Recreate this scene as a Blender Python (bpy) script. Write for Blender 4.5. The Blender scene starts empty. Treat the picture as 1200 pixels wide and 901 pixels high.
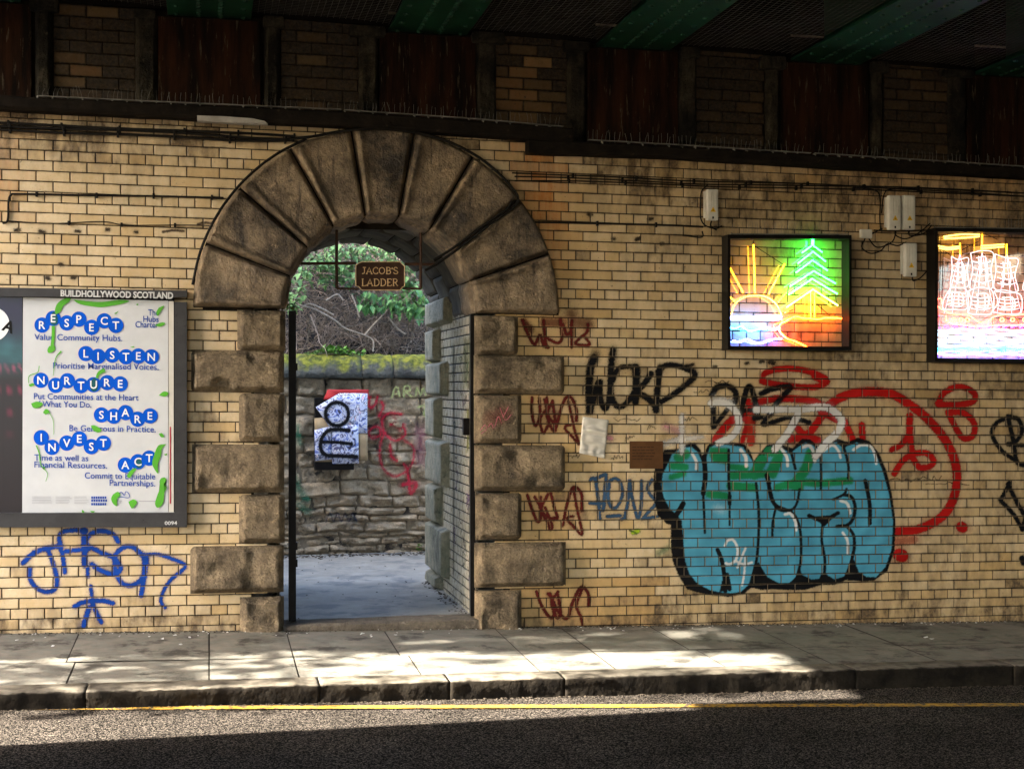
import bpy, bmesh, math, random
import numpy as np
from mathutils import Vector, noise, Matrix
random.seed(7)
rng = np.random.default_rng(7)
S = bpy.context.scene
COL = S.collection

# ------------------------------------------------------------------ camera, sky, sun, exposure
EYE = 1.9                       # eye height above the datum (pavement at about 0)
FOC, CX, CY = 1659.0, 600.0, 455.0
D = 11.3                        # distance camera -> brick wall
YAW = math.atan(355 / 1659.0)
cam_d = bpy.data.cameras.new('camera')
cam = bpy.data.objects.new('camera', cam_d); COL.objects.link(cam)
cam.location = (0, 0, EYE)
cam.rotation_euler = (math.radians(90), 0, -YAW)
cam_d.sensor_fit = 'HORIZONTAL'; cam_d.sensor_width = 36.0
cam_d.lens = FOC / 1200.0 * 36.0
cam_d.shift_y = 4.5 / 1200.0
cam_d.clip_start = 0.05; cam_d.clip_end = 2000
S.camera = cam

SUN_AZ, SUN_EL = math.radians(5.5), math.radians(32)     # heading from +X towards +Y
sun_dir = Vector((math.cos(SUN_AZ) * math.cos(SUN_EL), math.sin(SUN_AZ) * math.cos(SUN_EL), -math.sin(SUN_EL)))
W = bpy.data.worlds.new('World'); S.world = W; W.use_nodes = True
wn = W.node_tree.nodes; wl = W.node_tree.links
bg = wn['Background']
sky = wn.new('ShaderNodeTexSky'); sky.sky_type = 'NISHITA'; sky.sun_disc = False
sky.sun_elevation = SUN_EL
sky.sun_rotation = math.atan2(-sun_dir.x, -sun_dir.y) % (2 * math.pi)
sky.air_density = 1.0; sky.dust_density = 3.0; sky.ozone_density = 1.0
wl.new(sky.outputs[0], bg.inputs[0]); bg.inputs[1].default_value = 0.13
sd = bpy.data.lights.new('sun', 'SUN'); sd.energy = 5.0; sd.angle = math.radians(0.53); sd.color = (1.0, 0.93, 0.82)
sun = bpy.data.objects.new('sun', sd); COL.objects.link(sun)
sun.rotation_euler = sun_dir.to_track_quat('-Z', 'Y').to_euler(); sun.location = (-20, 0, 20)
S.view_settings.view_transform = 'Standard'; S.view_settings.look = 'None'
S.view_settings.gamma = 1.0; S.view_settings.use_curve_mapping = False
S.view_settings.exposure = 3.8
S.render.engine = 'CYCLES'
S.cycles.use_denoising = True
S.cycles.max_bounces = 8; S.cycles.diffuse_bounces = 5; S.cycles.transparent_max_bounces = 12
S.cycles.caustics_reflective = False; S.cycles.caustics_refractive = False
S.cycles.sample_clamp_indirect = 6.0

# ------------------------------------------------------------------ measuring helpers (photo measurements -> metres)
_F = np.array([math.sin(YAW), math.cos(YAW), 0.0]); _R = np.array([math.cos(YAW), -math.sin(YAW), 0.0])
def _ray(u, v): return _F + _R * ((u - CX) / FOC) + np.array([0, 0, (CY - v) / FOC])
def P(u, v, y=D):
    r = _ray(u, v); p = r * (y / r[1]); return Vector((p[0], y, p[2] + EYE))
def PX(u, v, x):
    r = _ray(u, v); p = r * (x / r[0]); return Vector((x, p[1], p[2] + EYE))
def PZ(u, v, z):
    r = _ray(u, v); p = r * ((z - EYE) / r[2]); return Vector((p[0], p[1], z))
def proj(X, Y, Z):
    d = X * _F[0] + Y * _F[1]; s = X * _R[0] + Y * _R[1]
    return CX + FOC * s / d, CY - FOC * (Z - EYE) / d
def nz(x, y=0.0, z=0.0): return noise.noise(Vector((x, y, z)))

# ------------------------------------------------------------------ object helpers
def tag(o, label=None, cat=None, group=None, kind=None):
    if label: o['label'] = label
    if cat: o['category'] = cat
    if group: o['group'] = group
    if kind: o['kind'] = kind
    return o
def parent_to(o, p):
    o.parent = p
    o.matrix_parent_inverse = Matrix.Translation(-Vector(p.location))
def thing(name, label, cat, loc=(0, 0, 0), group=None):
    o = bpy.data.objects.new(name, None); COL.objects.link(o); o.location = loc
    o.empty_display_size = 0.1
    return tag(o, label, cat, group)
class MB:
    def __init__(s): s.v = []; s.f = []; s.c = []
    def add(s, vs, fs, col=None):
        b = len(s.v); s.v += [tuple(p) for p in vs]; s.f += [tuple(i + b for i in f) for f in fs]
        if col is None: s.c += [(0.5, 0.0, 0.0, 1.0)] * len(vs)
        elif isinstance(col, tuple): s.c += [col] * len(vs)
        else: s.c += list(col)
        return s
    def box(s, x0, x1, y0, y1, z0, z1, b=0.0, col=None):
        if b <= 0:
            vs = [(x, y, z) for z in (z0, z1) for y in (y0, y1) for x in (x0, x1)]
            fs = [(0, 2, 3, 1), (4, 5, 7, 6), (0, 1, 5, 4), (2, 6, 7, 3), (0, 4, 6, 2), (1, 3, 7, 5)]
            return s.add(vs, fs, col)
        bm = bmesh.new(); bmesh.ops.create_cube(bm, size=1.0)
        for v in bm.verts:
            v.co = Vector(((x0 + x1) / 2 + v.co.x * (x1 - x0), (y0 + y1) / 2 + v.co.y * (y1 - y0), (z0 + z1) / 2 + v.co.z * (z1 - z0)))
        bmesh.ops.bevel(bm, geom=list(bm.edges), offset=b, segments=2, affect='EDGES', profile=0.6)
        return s.bm(bm, col)
    def bm(s, bm, col=None):
        bm.verts.ensure_lookup_table(); bm.verts.index_update()
        s.add([v.co.copy() for v in bm.verts], [[v.index for v in f.verts] for f in bm.faces], col); bm.free(); return s
    def quad(s, a, b, c, d, col=None): return s.add([a, b, c, d], [(0, 1, 2, 3)], col)
    def hexa(s, front, back, col=None):
        """prism between two matching loops"""
        n = len(front); vs = list(front) + list(back)
        fs = [tuple(range(n)), tuple(range(2 * n - 1, n - 1, -1))] + [(i, i + n, (i + 1) % n + n, (i + 1) % n) for i in range(n)]
        return s.add(vs, fs, col)
    def tube(s, pts, r, n=6, closed=False, col=None):
        pts = [Vector(p) for p in pts]; m = len(pts)
        rs = r if isinstance(r, (list, tuple)) else [r] * m
        vs = []; up = None
        for i, p in enumerate(pts):
            t = (pts[min(i + 1, m - 1)] - pts[max(i - 1, 0)])
            if t.length < 1e-9: t = Vector((0, 0, 1))
            t.normalize()
            if up is None:
                up = t.orthogonal().normalized()
            else:
                up = up - t * up.dot(t)
                up = up.normalized() if up.length > 1e-6 else t.orthogonal().normalized()
            w = t.cross(up)
            for k in range(n):
                a = 2 * math.pi * k / n
                vs.append(p + (up * math.cos(a) + w * math.sin(a)) * rs[i])
        fs = []
        for i in range(m - 1):
            for k in range(n):
                fs.append((i * n + k, i * n + (k + 1) % n, (i + 1) * n + (k + 1) % n, (i + 1) * n + k))
        fs.append(tuple(range(n - 1, -1, -1))); fs.append(tuple((m - 1) * n + k for k in range(n)))
        return s.add(vs, fs, col)
    def pillow(s, fn, w, h, bev, proud, ns=10, nt=8, amp=0.006, freq=6.0, seed=0.0, power=0.75, back=0.0, col=None, chip=0.0, roll=0.0):
        """rusticated block face: fn(s, t, height) -> point; w, h metric size of the patch"""
        def samples(n, L):
            e = min(bev / L, 0.45)
            a = [0, 0.15 * e, 0.4 * e, 0.7 * e, 0.93 * e, 1.07 * e]
            m = np.linspace(1.07 * e, 1 - 1.07 * e, n)[1:-1]
            return a + list(m) + [1 - x for x in reversed(a)]
        ss, ts = samples(ns, w), samples(nt, h)
        vs = []
        for t in ts:
            for q in ss:
                ds, dt = min(q, 1 - q) * w, min(t, 1 - t) * h
                x = min(1.0, ds / bev); y = min(1.0, dt / bev)
                g = min(x, y)
                if x < 1 and y < 1: g = max(0.0, 1 - math.hypot(1 - x, 1 - y))
                g = g ** power
                X, Z = q * w, t * h
                if roll:                       # rounded rib worked along one edge of the block
                    de = (1 - t) * h
                    if de < roll: g = max(0.0, min(1.0, min(x, 1.0))) * (1.0 + 0.0) * math.sin(math.pi * min(1, de / roll)) ** 0.6 * 1.0 + 0.62 * (de / roll) * min(1.0, x) * (1 - math.sin(math.pi * min(1, de / roll)) ** 0.6)
                    elif g > 0.62: g = 0.62 + (g - 0.62) * min(1.0, 0.35 + 0 * de)
                hh = proud * g + amp * g * (nz(X * freq + seed, Z * freq, seed) + 0.5 * nz(X * freq * 2.7, Z * freq * 2.7 + seed, seed))
                if chip:
                    c = nz(X * 5 + seed * 3.1, Z * 5 - seed, 4.2)
                    if c > 0.25: hh -= min(proud * 0.8, (c - 0.25) * chip * (1.5 - min(1, min(ds, dt) / 0.12)))
                vs.append(fn(q, t, max(hh, 0.45 * proud * g)))
        n = len(ss); m = len(ts); fs = []
        for j in range(m - 1):
            for i in range(n - 1):
                fs.append((j * n + i, j * n + i + 1, (j + 1) * n + i + 1, (j + 1) * n + i))
        if back:
            ring = [(0, i) for i in range(n)] + [(j, n - 1) for j in range(1, m)] + [(m - 1, i) for i in range(n - 2, -1, -1)] + [(j, 0) for j in range(m - 2, 0, -1)]
            b0 = len(vs)
            for (j, i) in ring: vs.append(fn(ss[i], ts[j], -back))
            L = len(ring)
            for k in range(L):
                a = ring[k][0] * n + ring[k][1]; k2 = (k + 1) % L; b = ring[k2][0] * n + ring[k2][1]
                fs.append((a, b0 + k, b0 + k2, b))
        return s.add(vs, fs, col)
    def build(s, name, mat, parent=None, smooth=False, label=None, flip=False):
        me = bpy.data.meshes.new(name); me.from_pydata(s.v, [], s.f)
        if s.c:
            ca = me.color_attributes.new('Col', 'FLOAT_COLOR', 'POINT')
            ca.data.foreach_set('color', np.array(s.c, dtype=np.float32).ravel())
        me.materials.append(mat)
        if smooth: me.polygons.foreach_set('use_smooth', [True] * len(me.polygons))
        bm = bmesh.new(); bm.from_mesh(me); bmesh.ops.recalc_face_normals(bm, faces=list(bm.faces)); bm.to_mesh(me); bm.free()
        me.update()
        o = bpy.data.objects.new(name, me); COL.objects.link(o)
        if parent is not None: parent_to(o, parent)
        if label: o['label'] = label
        return o
def dup(root, delta, label=None):
    r = root.copy(); COL.objects.link(r); r.location = Vector(root.location) + Vector(delta)
    if label: r['label'] = label
    for ch in list(root.children):
        c = ch.copy(); COL.objects.link(c); c.parent = r
        for g in ch.children:
            d = g.copy(); COL.objects.link(d); d.parent = c
    return r

# ------------------------------------------------------------------ materials
def mat(name, c1, c2=None, rough=0.7, scale=6.0, bump=0.0, bscale=40.0, metal=0.0, spots=None, sscale=20.0, sth=0.6, detail=6.0,
        stretch=None, spec=0.18, bdist=0.01, c3=None, c3scale=1.5):
    m = bpy.data.materials.new(name); m.use_nodes = True
    n = m.node_tree.nodes; l = m.node_tree.links; b = n['Principled BSDF']
    b.inputs['Roughness'].default_value = rough; b.inputs['Metallic'].default_value = metal
    b.inputs['Specular IOR Level'].default_value = spec
    tc = n.new('ShaderNodeTexCoord'); vec = tc.outputs['Object']
    if stretch:
        mp = n.new('ShaderNodeMapping'); mp.inputs['Scale'].default_value = stretch; l.new(vec, mp.inputs[0]); svec = mp.outputs[0]
    else: svec = vec
    if c2 is None: c2 = tuple(x * 0.75 for x in c1)
    t = n.new('ShaderNodeTexNoise'); t.inputs['Scale'].default_value = scale; t.inputs['Detail'].default_value = detail; t.inputs['Roughness'].default_value = 0.65
    l.new(svec, t.inputs['Vector'])
    r = n.new('ShaderNodeValToRGB'); r.color_ramp.elements[0].position = 0.36; r.color_ramp.elements[1].position = 0.64
    r.color_ramp.elements[0].color = (*c2, 1); r.color_ramp.elements[1].color = (*c1, 1)
    l.new(t.outputs['Fac'], r.inputs[0]); col = r.outputs[0]
    def over(col, c, sc, th, w=0.08, v=svec):
        t2 = n.new('ShaderNodeTexNoise'); t2.inputs['Scale'].default_value = sc; t2.inputs['Detail'].default_value = 5; t2.inputs['Roughness'].default_value = 0.7
        l.new(v, t2.inputs['Vector'])
        mr = n.new('ShaderNodeMapRange'); mr.inputs[1].default_value = th - w; mr.inputs[2].default_value = th + w
        l.new(t2.outputs['Fac'], mr.inputs[0])
        mx = n.new('ShaderNodeMix'); mx.data_type = 'RGBA'
        l.new(mr.outputs[0], mx.inputs['Factor']); l.new(col, mx.inputs['A']); mx.inputs['B'].default_value = (*c, 1)
        return mx.outputs['Result']
    if c3: col = over(col, c3, c3scale, 0.55, 0.1)
    if spots: col = over(col, spots, sscale, sth, 0.05)
    l.new(col, b.inputs['Base Color'])
    if bump:
        tb = n.new('ShaderNodeTexNoise'); tb.inputs['Scale'].default_value = bscale; tb.inputs['Detail'].default_value = 5
        l.new(svec, tb.inputs['Vector'])
        bp = n.new('ShaderNodeBump'); bp.inputs['Strength'].default_value = bump; bp.inputs['Distance'].default_value = bdist
        l.new(tb.outputs['Fac'], bp.inputs['Height']); l.new(bp.outputs[0], b.inputs['Normal'])
    m['_col'] = 1
    return m
def nodes_of(m): return m.node_tree.nodes, m.node_tree.links, m.node_tree.nodes['Principled BSDF']
NEON_GAIN = 0.24
def emit(name, color, strength):
    strength *= NEON_GAIN
    m = bpy.data.materials.new(name); m.use_nodes = True
    b = m.node_tree.nodes['Principled BSDF']
    b.inputs['Base Color'].default_value = (0.8, 0.8, 0.8, 1)
    b.inputs['Emission Color'].default_value = (*color, 1); b.inputs['Emission Strength'].default_value = strength
    return m
def brick_material(name, base, alt, dirt, rough=0.3, dirt_amount=0.45, floor=0.25):
    m = bpy.data.materials.new(name); m.use_nodes = True
    n, l, b = nodes_of(m); b.inputs['Specular IOR Level'].default_value = 0.35
    at = n.new('ShaderNodeAttribute'); at.attribute_name = 'Col'
    sp = n.new('ShaderNodeSeparateColor'); l.new(at.outputs['Color'], sp.inputs[0])
    tc = n.new('ShaderNodeTexCoord')
    def mix(f, a, bb):
        mx = n.new('ShaderNodeMix'); mx.data_type = 'RGBA'
        if isinstance(f, float): mx.inputs['Factor'].default_value = f
        else: l.new(f, mx.inputs['Factor'])
        for k, x in (('A', a), ('B', bb)):
            if isinstance(x, tuple): mx.inputs[k].default_value = (*x, 1)
            else: l.new(x, mx.inputs[k])
        return mx.outputs['Result']
    def math_(op, a, bb):
        q = n.new('ShaderNodeMath'); q.operation = op; q.use_clamp = True
        for i, x in enumerate((a, bb)):
            if isinstance(x, (int, float)): q.inputs[i].default_value = x
            else: l.new(x, q.inputs[i])
        return q.outputs[0]
    def noi(scale, st=None, det=5.0, lo=0.4, hi=0.6, rg=0.6):
        t = n.new('ShaderNodeTexNoise'); t.inputs['Scale'].default_value = scale; t.inputs['Detail'].default_value = det; t.inputs['Roughness'].default_value = rg
        if st:
            mp = n.new('ShaderNodeMapping'); mp.inputs['Scale'].default_value = st; l.new(tc.outputs['Object'], mp.inputs[0]); l.new(mp.outputs[0], t.inputs[0])
        else: l.new(tc.outputs['Object'], t.inputs[0])
        mr = n.new('ShaderNodeMapRange'); mr.inputs[1].default_value = lo; mr.inputs[2].default_value = hi; l.new(t.outputs['Fac'], mr.inputs[0])
        return mr.outputs[0]
    col = mix(sp.outputs[0], alt, base)                                   # per brick tone
    col = mix(math_('MULTIPLY', noi(9, None, 6, 0.42, 0.7), 0.35), col, alt)
    streak = noi(3.0, (9, 1, 0.7), 5, 0.45, 0.62)
    rust = math_('MULTIPLY', sp.outputs[1], math_('ADD', math_('MULTIPLY', streak, 0.4), 0.6))
    col = mix(rust, col, (0.46, 0.145, 0.02))
    grime = math_('MULTIPLY', sp.outputs[2], math_('ADD', math_('MULTIPLY', noi(5, (2.2, 1, 1), 6, 0.38, 0.6), 1.0 - floor), floor))
    col = mix(grime, col, dirt)
    col = mix(math_('MULTIPLY', noi(38, None, 5, 0.38, 0.68, .7), 0.30), col, alt)
    specks = noi(55, None, 3, 0.66, 0.72)
    col = mix(math_('MULTIPLY', specks, dirt_amount), col, (0.05, 0.035, 0.02))
    chips = noi(17, None, 4, 0.69, 0.72)
    col = mix(math_('MULTIPLY', chips, dirt_amount * 1.4), col, (0.06, 0.04, 0.025))
    scuff = noi(2.3, None, 8, 0.58, 0.74, 0.78)
    col = mix(math_('MULTIPLY', scuff, dirt_amount), col, dirt)
    l.new(col, b.inputs['Base Color'])
    l.new(math_('ADD', math_('MULTIPLY', noi(20, None), 0.3), rough), b.inputs['Roughness'])
    bp = n.new('ShaderNodeBump'); bp.inputs['Strength'].default_value = 0.25; bp.inputs['Distance'].default_value = 0.004
    l.new(noi(30, None, 3, 0.2, 0.8), bp.inputs['Height']); l.new(bp.outputs[0], b.inputs['Normal'])
    return m
def stone_material(name, light, mid, dark, soot, rough=0.8, grain=1.0, streak=0.5, sootth=0.56, spec=0.2, mortar_v=None):
    m = bpy.data.materials.new(name); m.use_nodes = True
    n, l, b = nodes_of(m); b.inputs['Roughness'].default_value = rough; b.inputs['Specular IOR Level'].default_value = spec
    tc = n.new('ShaderNodeTexCoord')
    def noi(scale, lo, hi, det=6, st=None, rg=0.65, dis=0.0):
        t = n.new('ShaderNodeTexNoise'); t.inputs['Scale'].default_value = scale; t.inputs['Detail'].default_value = det; t.inputs['Roughness'].default_value = rg; t.inputs['Distortion'].default_value = dis
        if st:
            mp = n.new('ShaderNodeMapping'); mp.inputs['Scale'].default_value = st; l.new(tc.outputs['Object'], mp.inputs[0]); l.new(mp.outputs[0], t.inputs[0])
        else: l.new(tc.outputs['Object'], t.inputs[0])
        mr = n.new('ShaderNodeMapRange'); mr.inputs[1].default_value = lo; mr.inputs[2].default_value = hi; l.new(t.outputs['Fac'], mr.inputs[0]); return mr.outputs[0]
    def mix(f, a, c, k=1.0):
        mx = n.new('ShaderNodeMix'); mx.data_type = 'RGBA'
        if k != 1.0:
            q = n.new('ShaderNodeMath'); q.operation = 'MULTIPLY'; l.new(f, q.inputs[0]); q.inputs[1].default_value = k; f = q.outputs[0]
        l.new(f, mx.inputs['Factor'])
        for s_, x in (('A', a), ('B', c)):
            if isinstance(x, tuple): mx.inputs[s_].default_value = (*x, 1)
            else: l.new(x, mx.inputs[s_])
        return mx.outputs['Result']
    col = mix(noi(2.6, .38, .62, 8), mid, light)
    col = mix(noi(7, .42, .66, 8, None, .75), col, dark, .75)
    col = mix(noi(4, .52, .68, 6, (5, 5, .6)), col, dark, streak)
    col = mix(noi(60, .35, .65, 4), col, dark, .35 * grain)
    col = mix(noi(1.7, sootth - .04, sootth + .1, 9, None, .72, .6), col, soot, .9)
    col = mix(noi(14, .64, .72, 5), col, soot, .8)
    col = mix(noi(11, .66, .74, 5, None, .6, .3), col, tuple(min(.6, x * 1.5) for x in light), .6)
    l.new(col, b.inputs['Base Color'])
    ad = n.new('ShaderNodeMath'); ad.operation = 'ADD'
    l.new(noi(26, .3, .7, 6, None, .7), ad.inputs[0])
    vo = n.new('ShaderNodeTexVoronoi'); vo.inputs['Scale'].default_value = 34; l.new(tc.outputs['Object'], vo.inputs[0])
    mr = n.new('ShaderNodeMapRange'); mr.inputs[1].default_value = 0.0; mr.inputs[2].default_value = 0.35; mr.inputs[3].default_value = -.5; mr.inputs[4].default_value = 0.0; l.new(vo.outputs['Distance'], mr.inputs[0]); l.new(mr.outputs[0], ad.inputs[1])
    bp = n.new('ShaderNodeBump'); bp.inputs['Strength'].default_value = .8; bp.inputs['Distance'].default_value = .012 * grain
    l.new(ad.outputs[0], bp.inputs['Height']); l.new(bp.outputs[0], b.inputs['Normal'])
    return m
M = {}
M['brick'] = brick_material('glazed_brick', (0.72, 0.58, 0.375), (0.55, 0.365, 0.15), (0.075, 0.05, 0.03))
M['brick_dark'] = brick_material('sooty_shaded_brick', (0.34, 0.215, 0.085), (0.17, 0.10, 0.04), (0.0035, 0.003, 0.0025), 0.6, 0.9, 0.985)  # soot, plus the dimness under the deck put into the colour
M['brick_pale'] = brick_material('lining_brick', (0.58, 0.50, 0.37), (0.42, 0.37, 0.26), (0.06, 0.07, 0.06), 0.25, 0.5)
M['mortar'] = mat('mortar', (0.022, 0.017, 0.012), (0.01, 0.008, 0.006), 0.95, 14, 0.3, spec=0.05)
M['stone'] = stone_material('sandstone', (0.38, 0.285, 0.175), (0.21, 0.16, 0.10), (0.06, 0.046, 0.032), (0.020, 0.016, 0.012), .8, 1.6, .45, .57)
M['arch_stone'] = stone_material('arch_sandstone', (0.37, 0.27, 0.165), (0.18, 0.132, 0.082), (0.036, 0.026, 0.018), (0.010, 0.008, 0.007), .55, .9, .85, .55, .35)
M['soffit'] = mat('sooty_stone', (0.10, 0.085, 0.062), (0.035, 0.03, 0.024), 0.75, 4, 0.5, 30)
M['rear_stone'] = stone_material('damp_stone', (0.42, 0.37, 0.27), (0.26, 0.24, 0.165), (0.10, 0.12, 0.09), (0.04, 0.045, 0.035), .6, .9, .6, .60)
M['ledge'] = mat('sooty_shaded_ledge', (0.016, 0.012, 0.009), (0.006, 0.005, 0.004), 0.9, 8, 0.5, 30, spots=(0.06, 0.042, 0.026), sscale=7, sth=0.66, spec=.08)  # black soot, deepened in colour for the shade under the bridge
M['rust'] = mat('rust_panel', (0.034, 0.0125, 0.0055), (0.005, 0.003, 0.0022), 0.85, 2.2, 0.3, 30, stretch=(5, 1, 0.6), spots=(0.10, 0.08, 0.055), sscale=6, sth=0.64, spec=.1)
M['pier_stone'] = stone_material('grey_stone', (0.085, 0.07, 0.045), (0.018, 0.015, 0.011), (0.007, 0.006, 0.005), (0.004, 0.0035, 0.003), .9, 1.2, .85, .52)
M['green'] = mat('green_paint', (0.011, 0.058, 0.030), (0.005, 0.026, 0.014), 0.4, 5, 0.15, 40, spots=(0.03, 0.035, 0.025), sscale=12, sth=0.68, spec=.3)
M['green_dark'] = M['green']
M['deck'] = mat('deck_underside', (0.012, 0.009, 0.007), (0.005, 0.004, 0.004), 0.95, 5, spec=.05)  # colour lowered to stand in for shade on the undersides
M['wire'] = mat('galvanised_wire', (0.24, 0.23, 0.21), (0.12, 0.115, 0.10), 0.55, 8)
M['rivet'] = M['green']
M['black'] = mat('black_metal', (0.010, 0.009, 0.008), (0.005, 0.004, 0.004), 0.4, 8, 0.1, 40, spec=.12)
M['cable'] = mat('black_cable', (0.008, 0.007, 0.006), (0.012, 0.010, 0.008), 0.6, 8, spec=.12)
M['grey_frame'] = mat('grey_frame_paint', (0.052, 0.05, 0.05), (0.038, 0.036, 0.036), 0.4, 6, 0.1, 50, spots=(0.018, 0.016, 0.014), sscale=14, sth=0.68)
M['box_grey'] = mat('pale_grey_plastic', (0.68, 0.66, 0.59), (0.55, 0.52, 0.45), 0.45, 6)
M['label_yellow'] = mat('yellow_label', (0.75, 0.45, 0.02), (0.65, 0.38, 0.02), 0.5, 8)
M['brown_metal'] = mat('brown_painted_iron', (0.055, 0.026, 0.013), (0.035, 0.016, 0.009), 0.55, 12, 0.2, 60)
M['gold'] = mat('gold_lettering', (0.62, 0.43, 0.22), (0.5, 0.34, 0.17), 0.4, 20)
M['poster'] = mat('poster_paper', (0.58, 0.585, 0.58), (0.53, 0.535, 0.535), 0.45, 4, 0.25, 9, bdist=0.004)
M['blue_ink'] = mat('blue_ink', (0.002, 0.085, 0.56), (0.002, 0.075, 0.48), 0.45, 6, spec=.08)
M['navy_ink'] = mat('navy_ink', (0.02, 0.07, 0.36), (0.018, 0.06, 0.32), 0.5, 6)
M['white_ink'] = mat('white_ink', (0.78, 0.78, 0.77), (0.72, 0.72, 0.72), 0.5, 6)
M['green_ink'] = mat('green_ink', (0.10, 0.40, 0.035), (0.085, 0.34, 0.03), 0.45, 6)
M['darkgreen_ink'] = mat('overprinted_green_ink', (0.012, 0.09, 0.11), (0.01, 0.08, 0.09), 0.45, 6)
M['grey_ink'] = mat('grey_ink', (0.34, 0.34, 0.36), (0.4, 0.4, 0.42), 0.5, 6)
M['paper'] = mat('note_paper', (0.66, 0.62, 0.54), (0.58, 0.54, 0.46), 0.7, 5, 0.4, 12, bdist=0.006)
M['brown_board'] = mat('brown_board', (0.11, 0.05, 0.018), (0.085, 0.038, 0.014), 0.6, 10, 0.2, 40)
M['yellow_paint'] = mat('yellow_road_paint', (0.50, 0.28, 0.022), (0.30, 0.17, 0.025), 0.7, 9, 0.4, 150, spots=(0.06, 0.05, 0.04), sscale=26, sth=0.53)
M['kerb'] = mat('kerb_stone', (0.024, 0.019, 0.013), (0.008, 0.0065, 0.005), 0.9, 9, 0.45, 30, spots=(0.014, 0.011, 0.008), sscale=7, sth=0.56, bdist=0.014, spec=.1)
M['flag'] = mat('flagstone', (0.21, 0.19, 0.155), (0.115, 0.106, 0.09), 0.8, 4, 0.45, 60, spots=(0.06, 0.055, 0.046), sscale=3.0, sth=0.58, bdist=0.006, spec=.1, c3=(0.16, 0.16, 0.135), c3scale=11, detail=9)
M['gap'] = mat('joint_dirt', (0.05, 0.04, 0.03), (0.03, 0.025, 0.02), 0.9, 20)
M['doorstep'] = stone_material('step_stone', (0.24, 0.20, 0.15), (0.13, 0.11, 0.085), (0.06, 0.05, 0.04), (0.025, 0.02, 0.016), .85, 1.2, .3, .58)
M['pale_render'] = mat('pale_limewash', (0.66, 0.64, 0.58), (0.55, 0.53, 0.48), .9, 2, .3, 20)
M['passage'] = mat('passage_tarmac', (0.33, 0.315, 0.28), (0.21, 0.20, 0.175), 0.5, 3, 0.3, 90, spots=(0.14, 0.147, 0.147), sscale=2.6, sth=0.56, spec=.3, c3=(0.25, 0.24, 0.21), c3scale=9)
M['earth'] = mat('earth', (0.045, 0.035, 0.02), (0.022, 0.018, 0.011), 0.95, 3, 0.6, 12, bdist=0.05)
M['rubble'] = stone_material('rubble_stone', (0.64, 0.50, 0.33), (0.47, 0.365, 0.24), (0.20, 0.155, 0.105), (0.05, 0.043, 0.036), .9, 1.6, .2, .60)
M['net'] = mat('net_wire', (0.11, 0.105, 0.095), (0.06, 0.055, 0.05), 0.6, 8, spec=.1)
M['bank'] = mat('dark_bank', (0.010, 0.008, 0.006), (0.004, 0.003, 0.002), .95, 3, .6, 12, spec=.02)
M['twig'] = mat('twig_bark', (0.26, 0.20, 0.155), (0.08, 0.06, 0.045), 0.85, 8)
M['leaf'] = mat('ivy_leaf', (0.085, 0.20, 0.055), (0.05, 0.125, 0.035), 0.4, 3)
M['leaf_bright'] = mat('young_leaf', (0.13, 0.27, 0.03), (0.08, 0.19, 0.03), 0.45, 5)
M['leaf_pale'] = mat('pale_leaf', (0.17, 0.29, 0.105), (0.06, 0.13, 0.04), 0.6, 4, spec=.1)
M['bark'] = mat('tree_bark', (0.10, 0.075, 0.05), (0.05, 0.037, 0.025), 0.9, 10, 0.6, 20)
M['building'] = mat('building_stone', (0.30, 0.25, 0.18), (0.20, 0.17, 0.13), 0.85, 2, 0.3, 20)
M['glass_dark'] = mat('window_glass', (0.02, 0.025, 0.03), None, 0.08, 2)
M['plastic_white'] = mat('weathered_white_plastic', (0.42, 0.40, 0.37), (0.3, 0.28, 0.25), 0.5, 10)
M['white_paint'] = mat('white_marking', (0.62, 0.62, 0.60), (0.5, 0.5, 0.48), 0.6, 20)
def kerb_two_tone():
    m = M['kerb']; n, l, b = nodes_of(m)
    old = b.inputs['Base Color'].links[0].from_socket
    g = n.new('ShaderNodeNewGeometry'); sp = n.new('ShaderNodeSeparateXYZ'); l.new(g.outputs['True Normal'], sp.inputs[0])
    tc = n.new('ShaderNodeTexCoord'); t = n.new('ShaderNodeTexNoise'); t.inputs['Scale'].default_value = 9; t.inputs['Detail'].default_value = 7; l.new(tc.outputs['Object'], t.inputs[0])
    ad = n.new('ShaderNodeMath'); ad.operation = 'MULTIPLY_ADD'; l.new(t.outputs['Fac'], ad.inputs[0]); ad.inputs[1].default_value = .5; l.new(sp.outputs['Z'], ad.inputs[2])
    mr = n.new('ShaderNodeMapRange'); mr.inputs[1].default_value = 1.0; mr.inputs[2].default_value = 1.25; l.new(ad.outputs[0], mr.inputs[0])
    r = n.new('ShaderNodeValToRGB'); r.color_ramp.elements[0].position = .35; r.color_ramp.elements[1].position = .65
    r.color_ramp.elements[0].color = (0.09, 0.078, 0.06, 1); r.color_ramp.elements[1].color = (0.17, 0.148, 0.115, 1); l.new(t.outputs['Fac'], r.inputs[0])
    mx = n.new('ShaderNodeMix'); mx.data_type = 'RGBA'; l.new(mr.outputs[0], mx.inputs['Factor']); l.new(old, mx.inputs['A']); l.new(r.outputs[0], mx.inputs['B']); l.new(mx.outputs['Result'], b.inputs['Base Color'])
kerb_two_tone()
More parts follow.
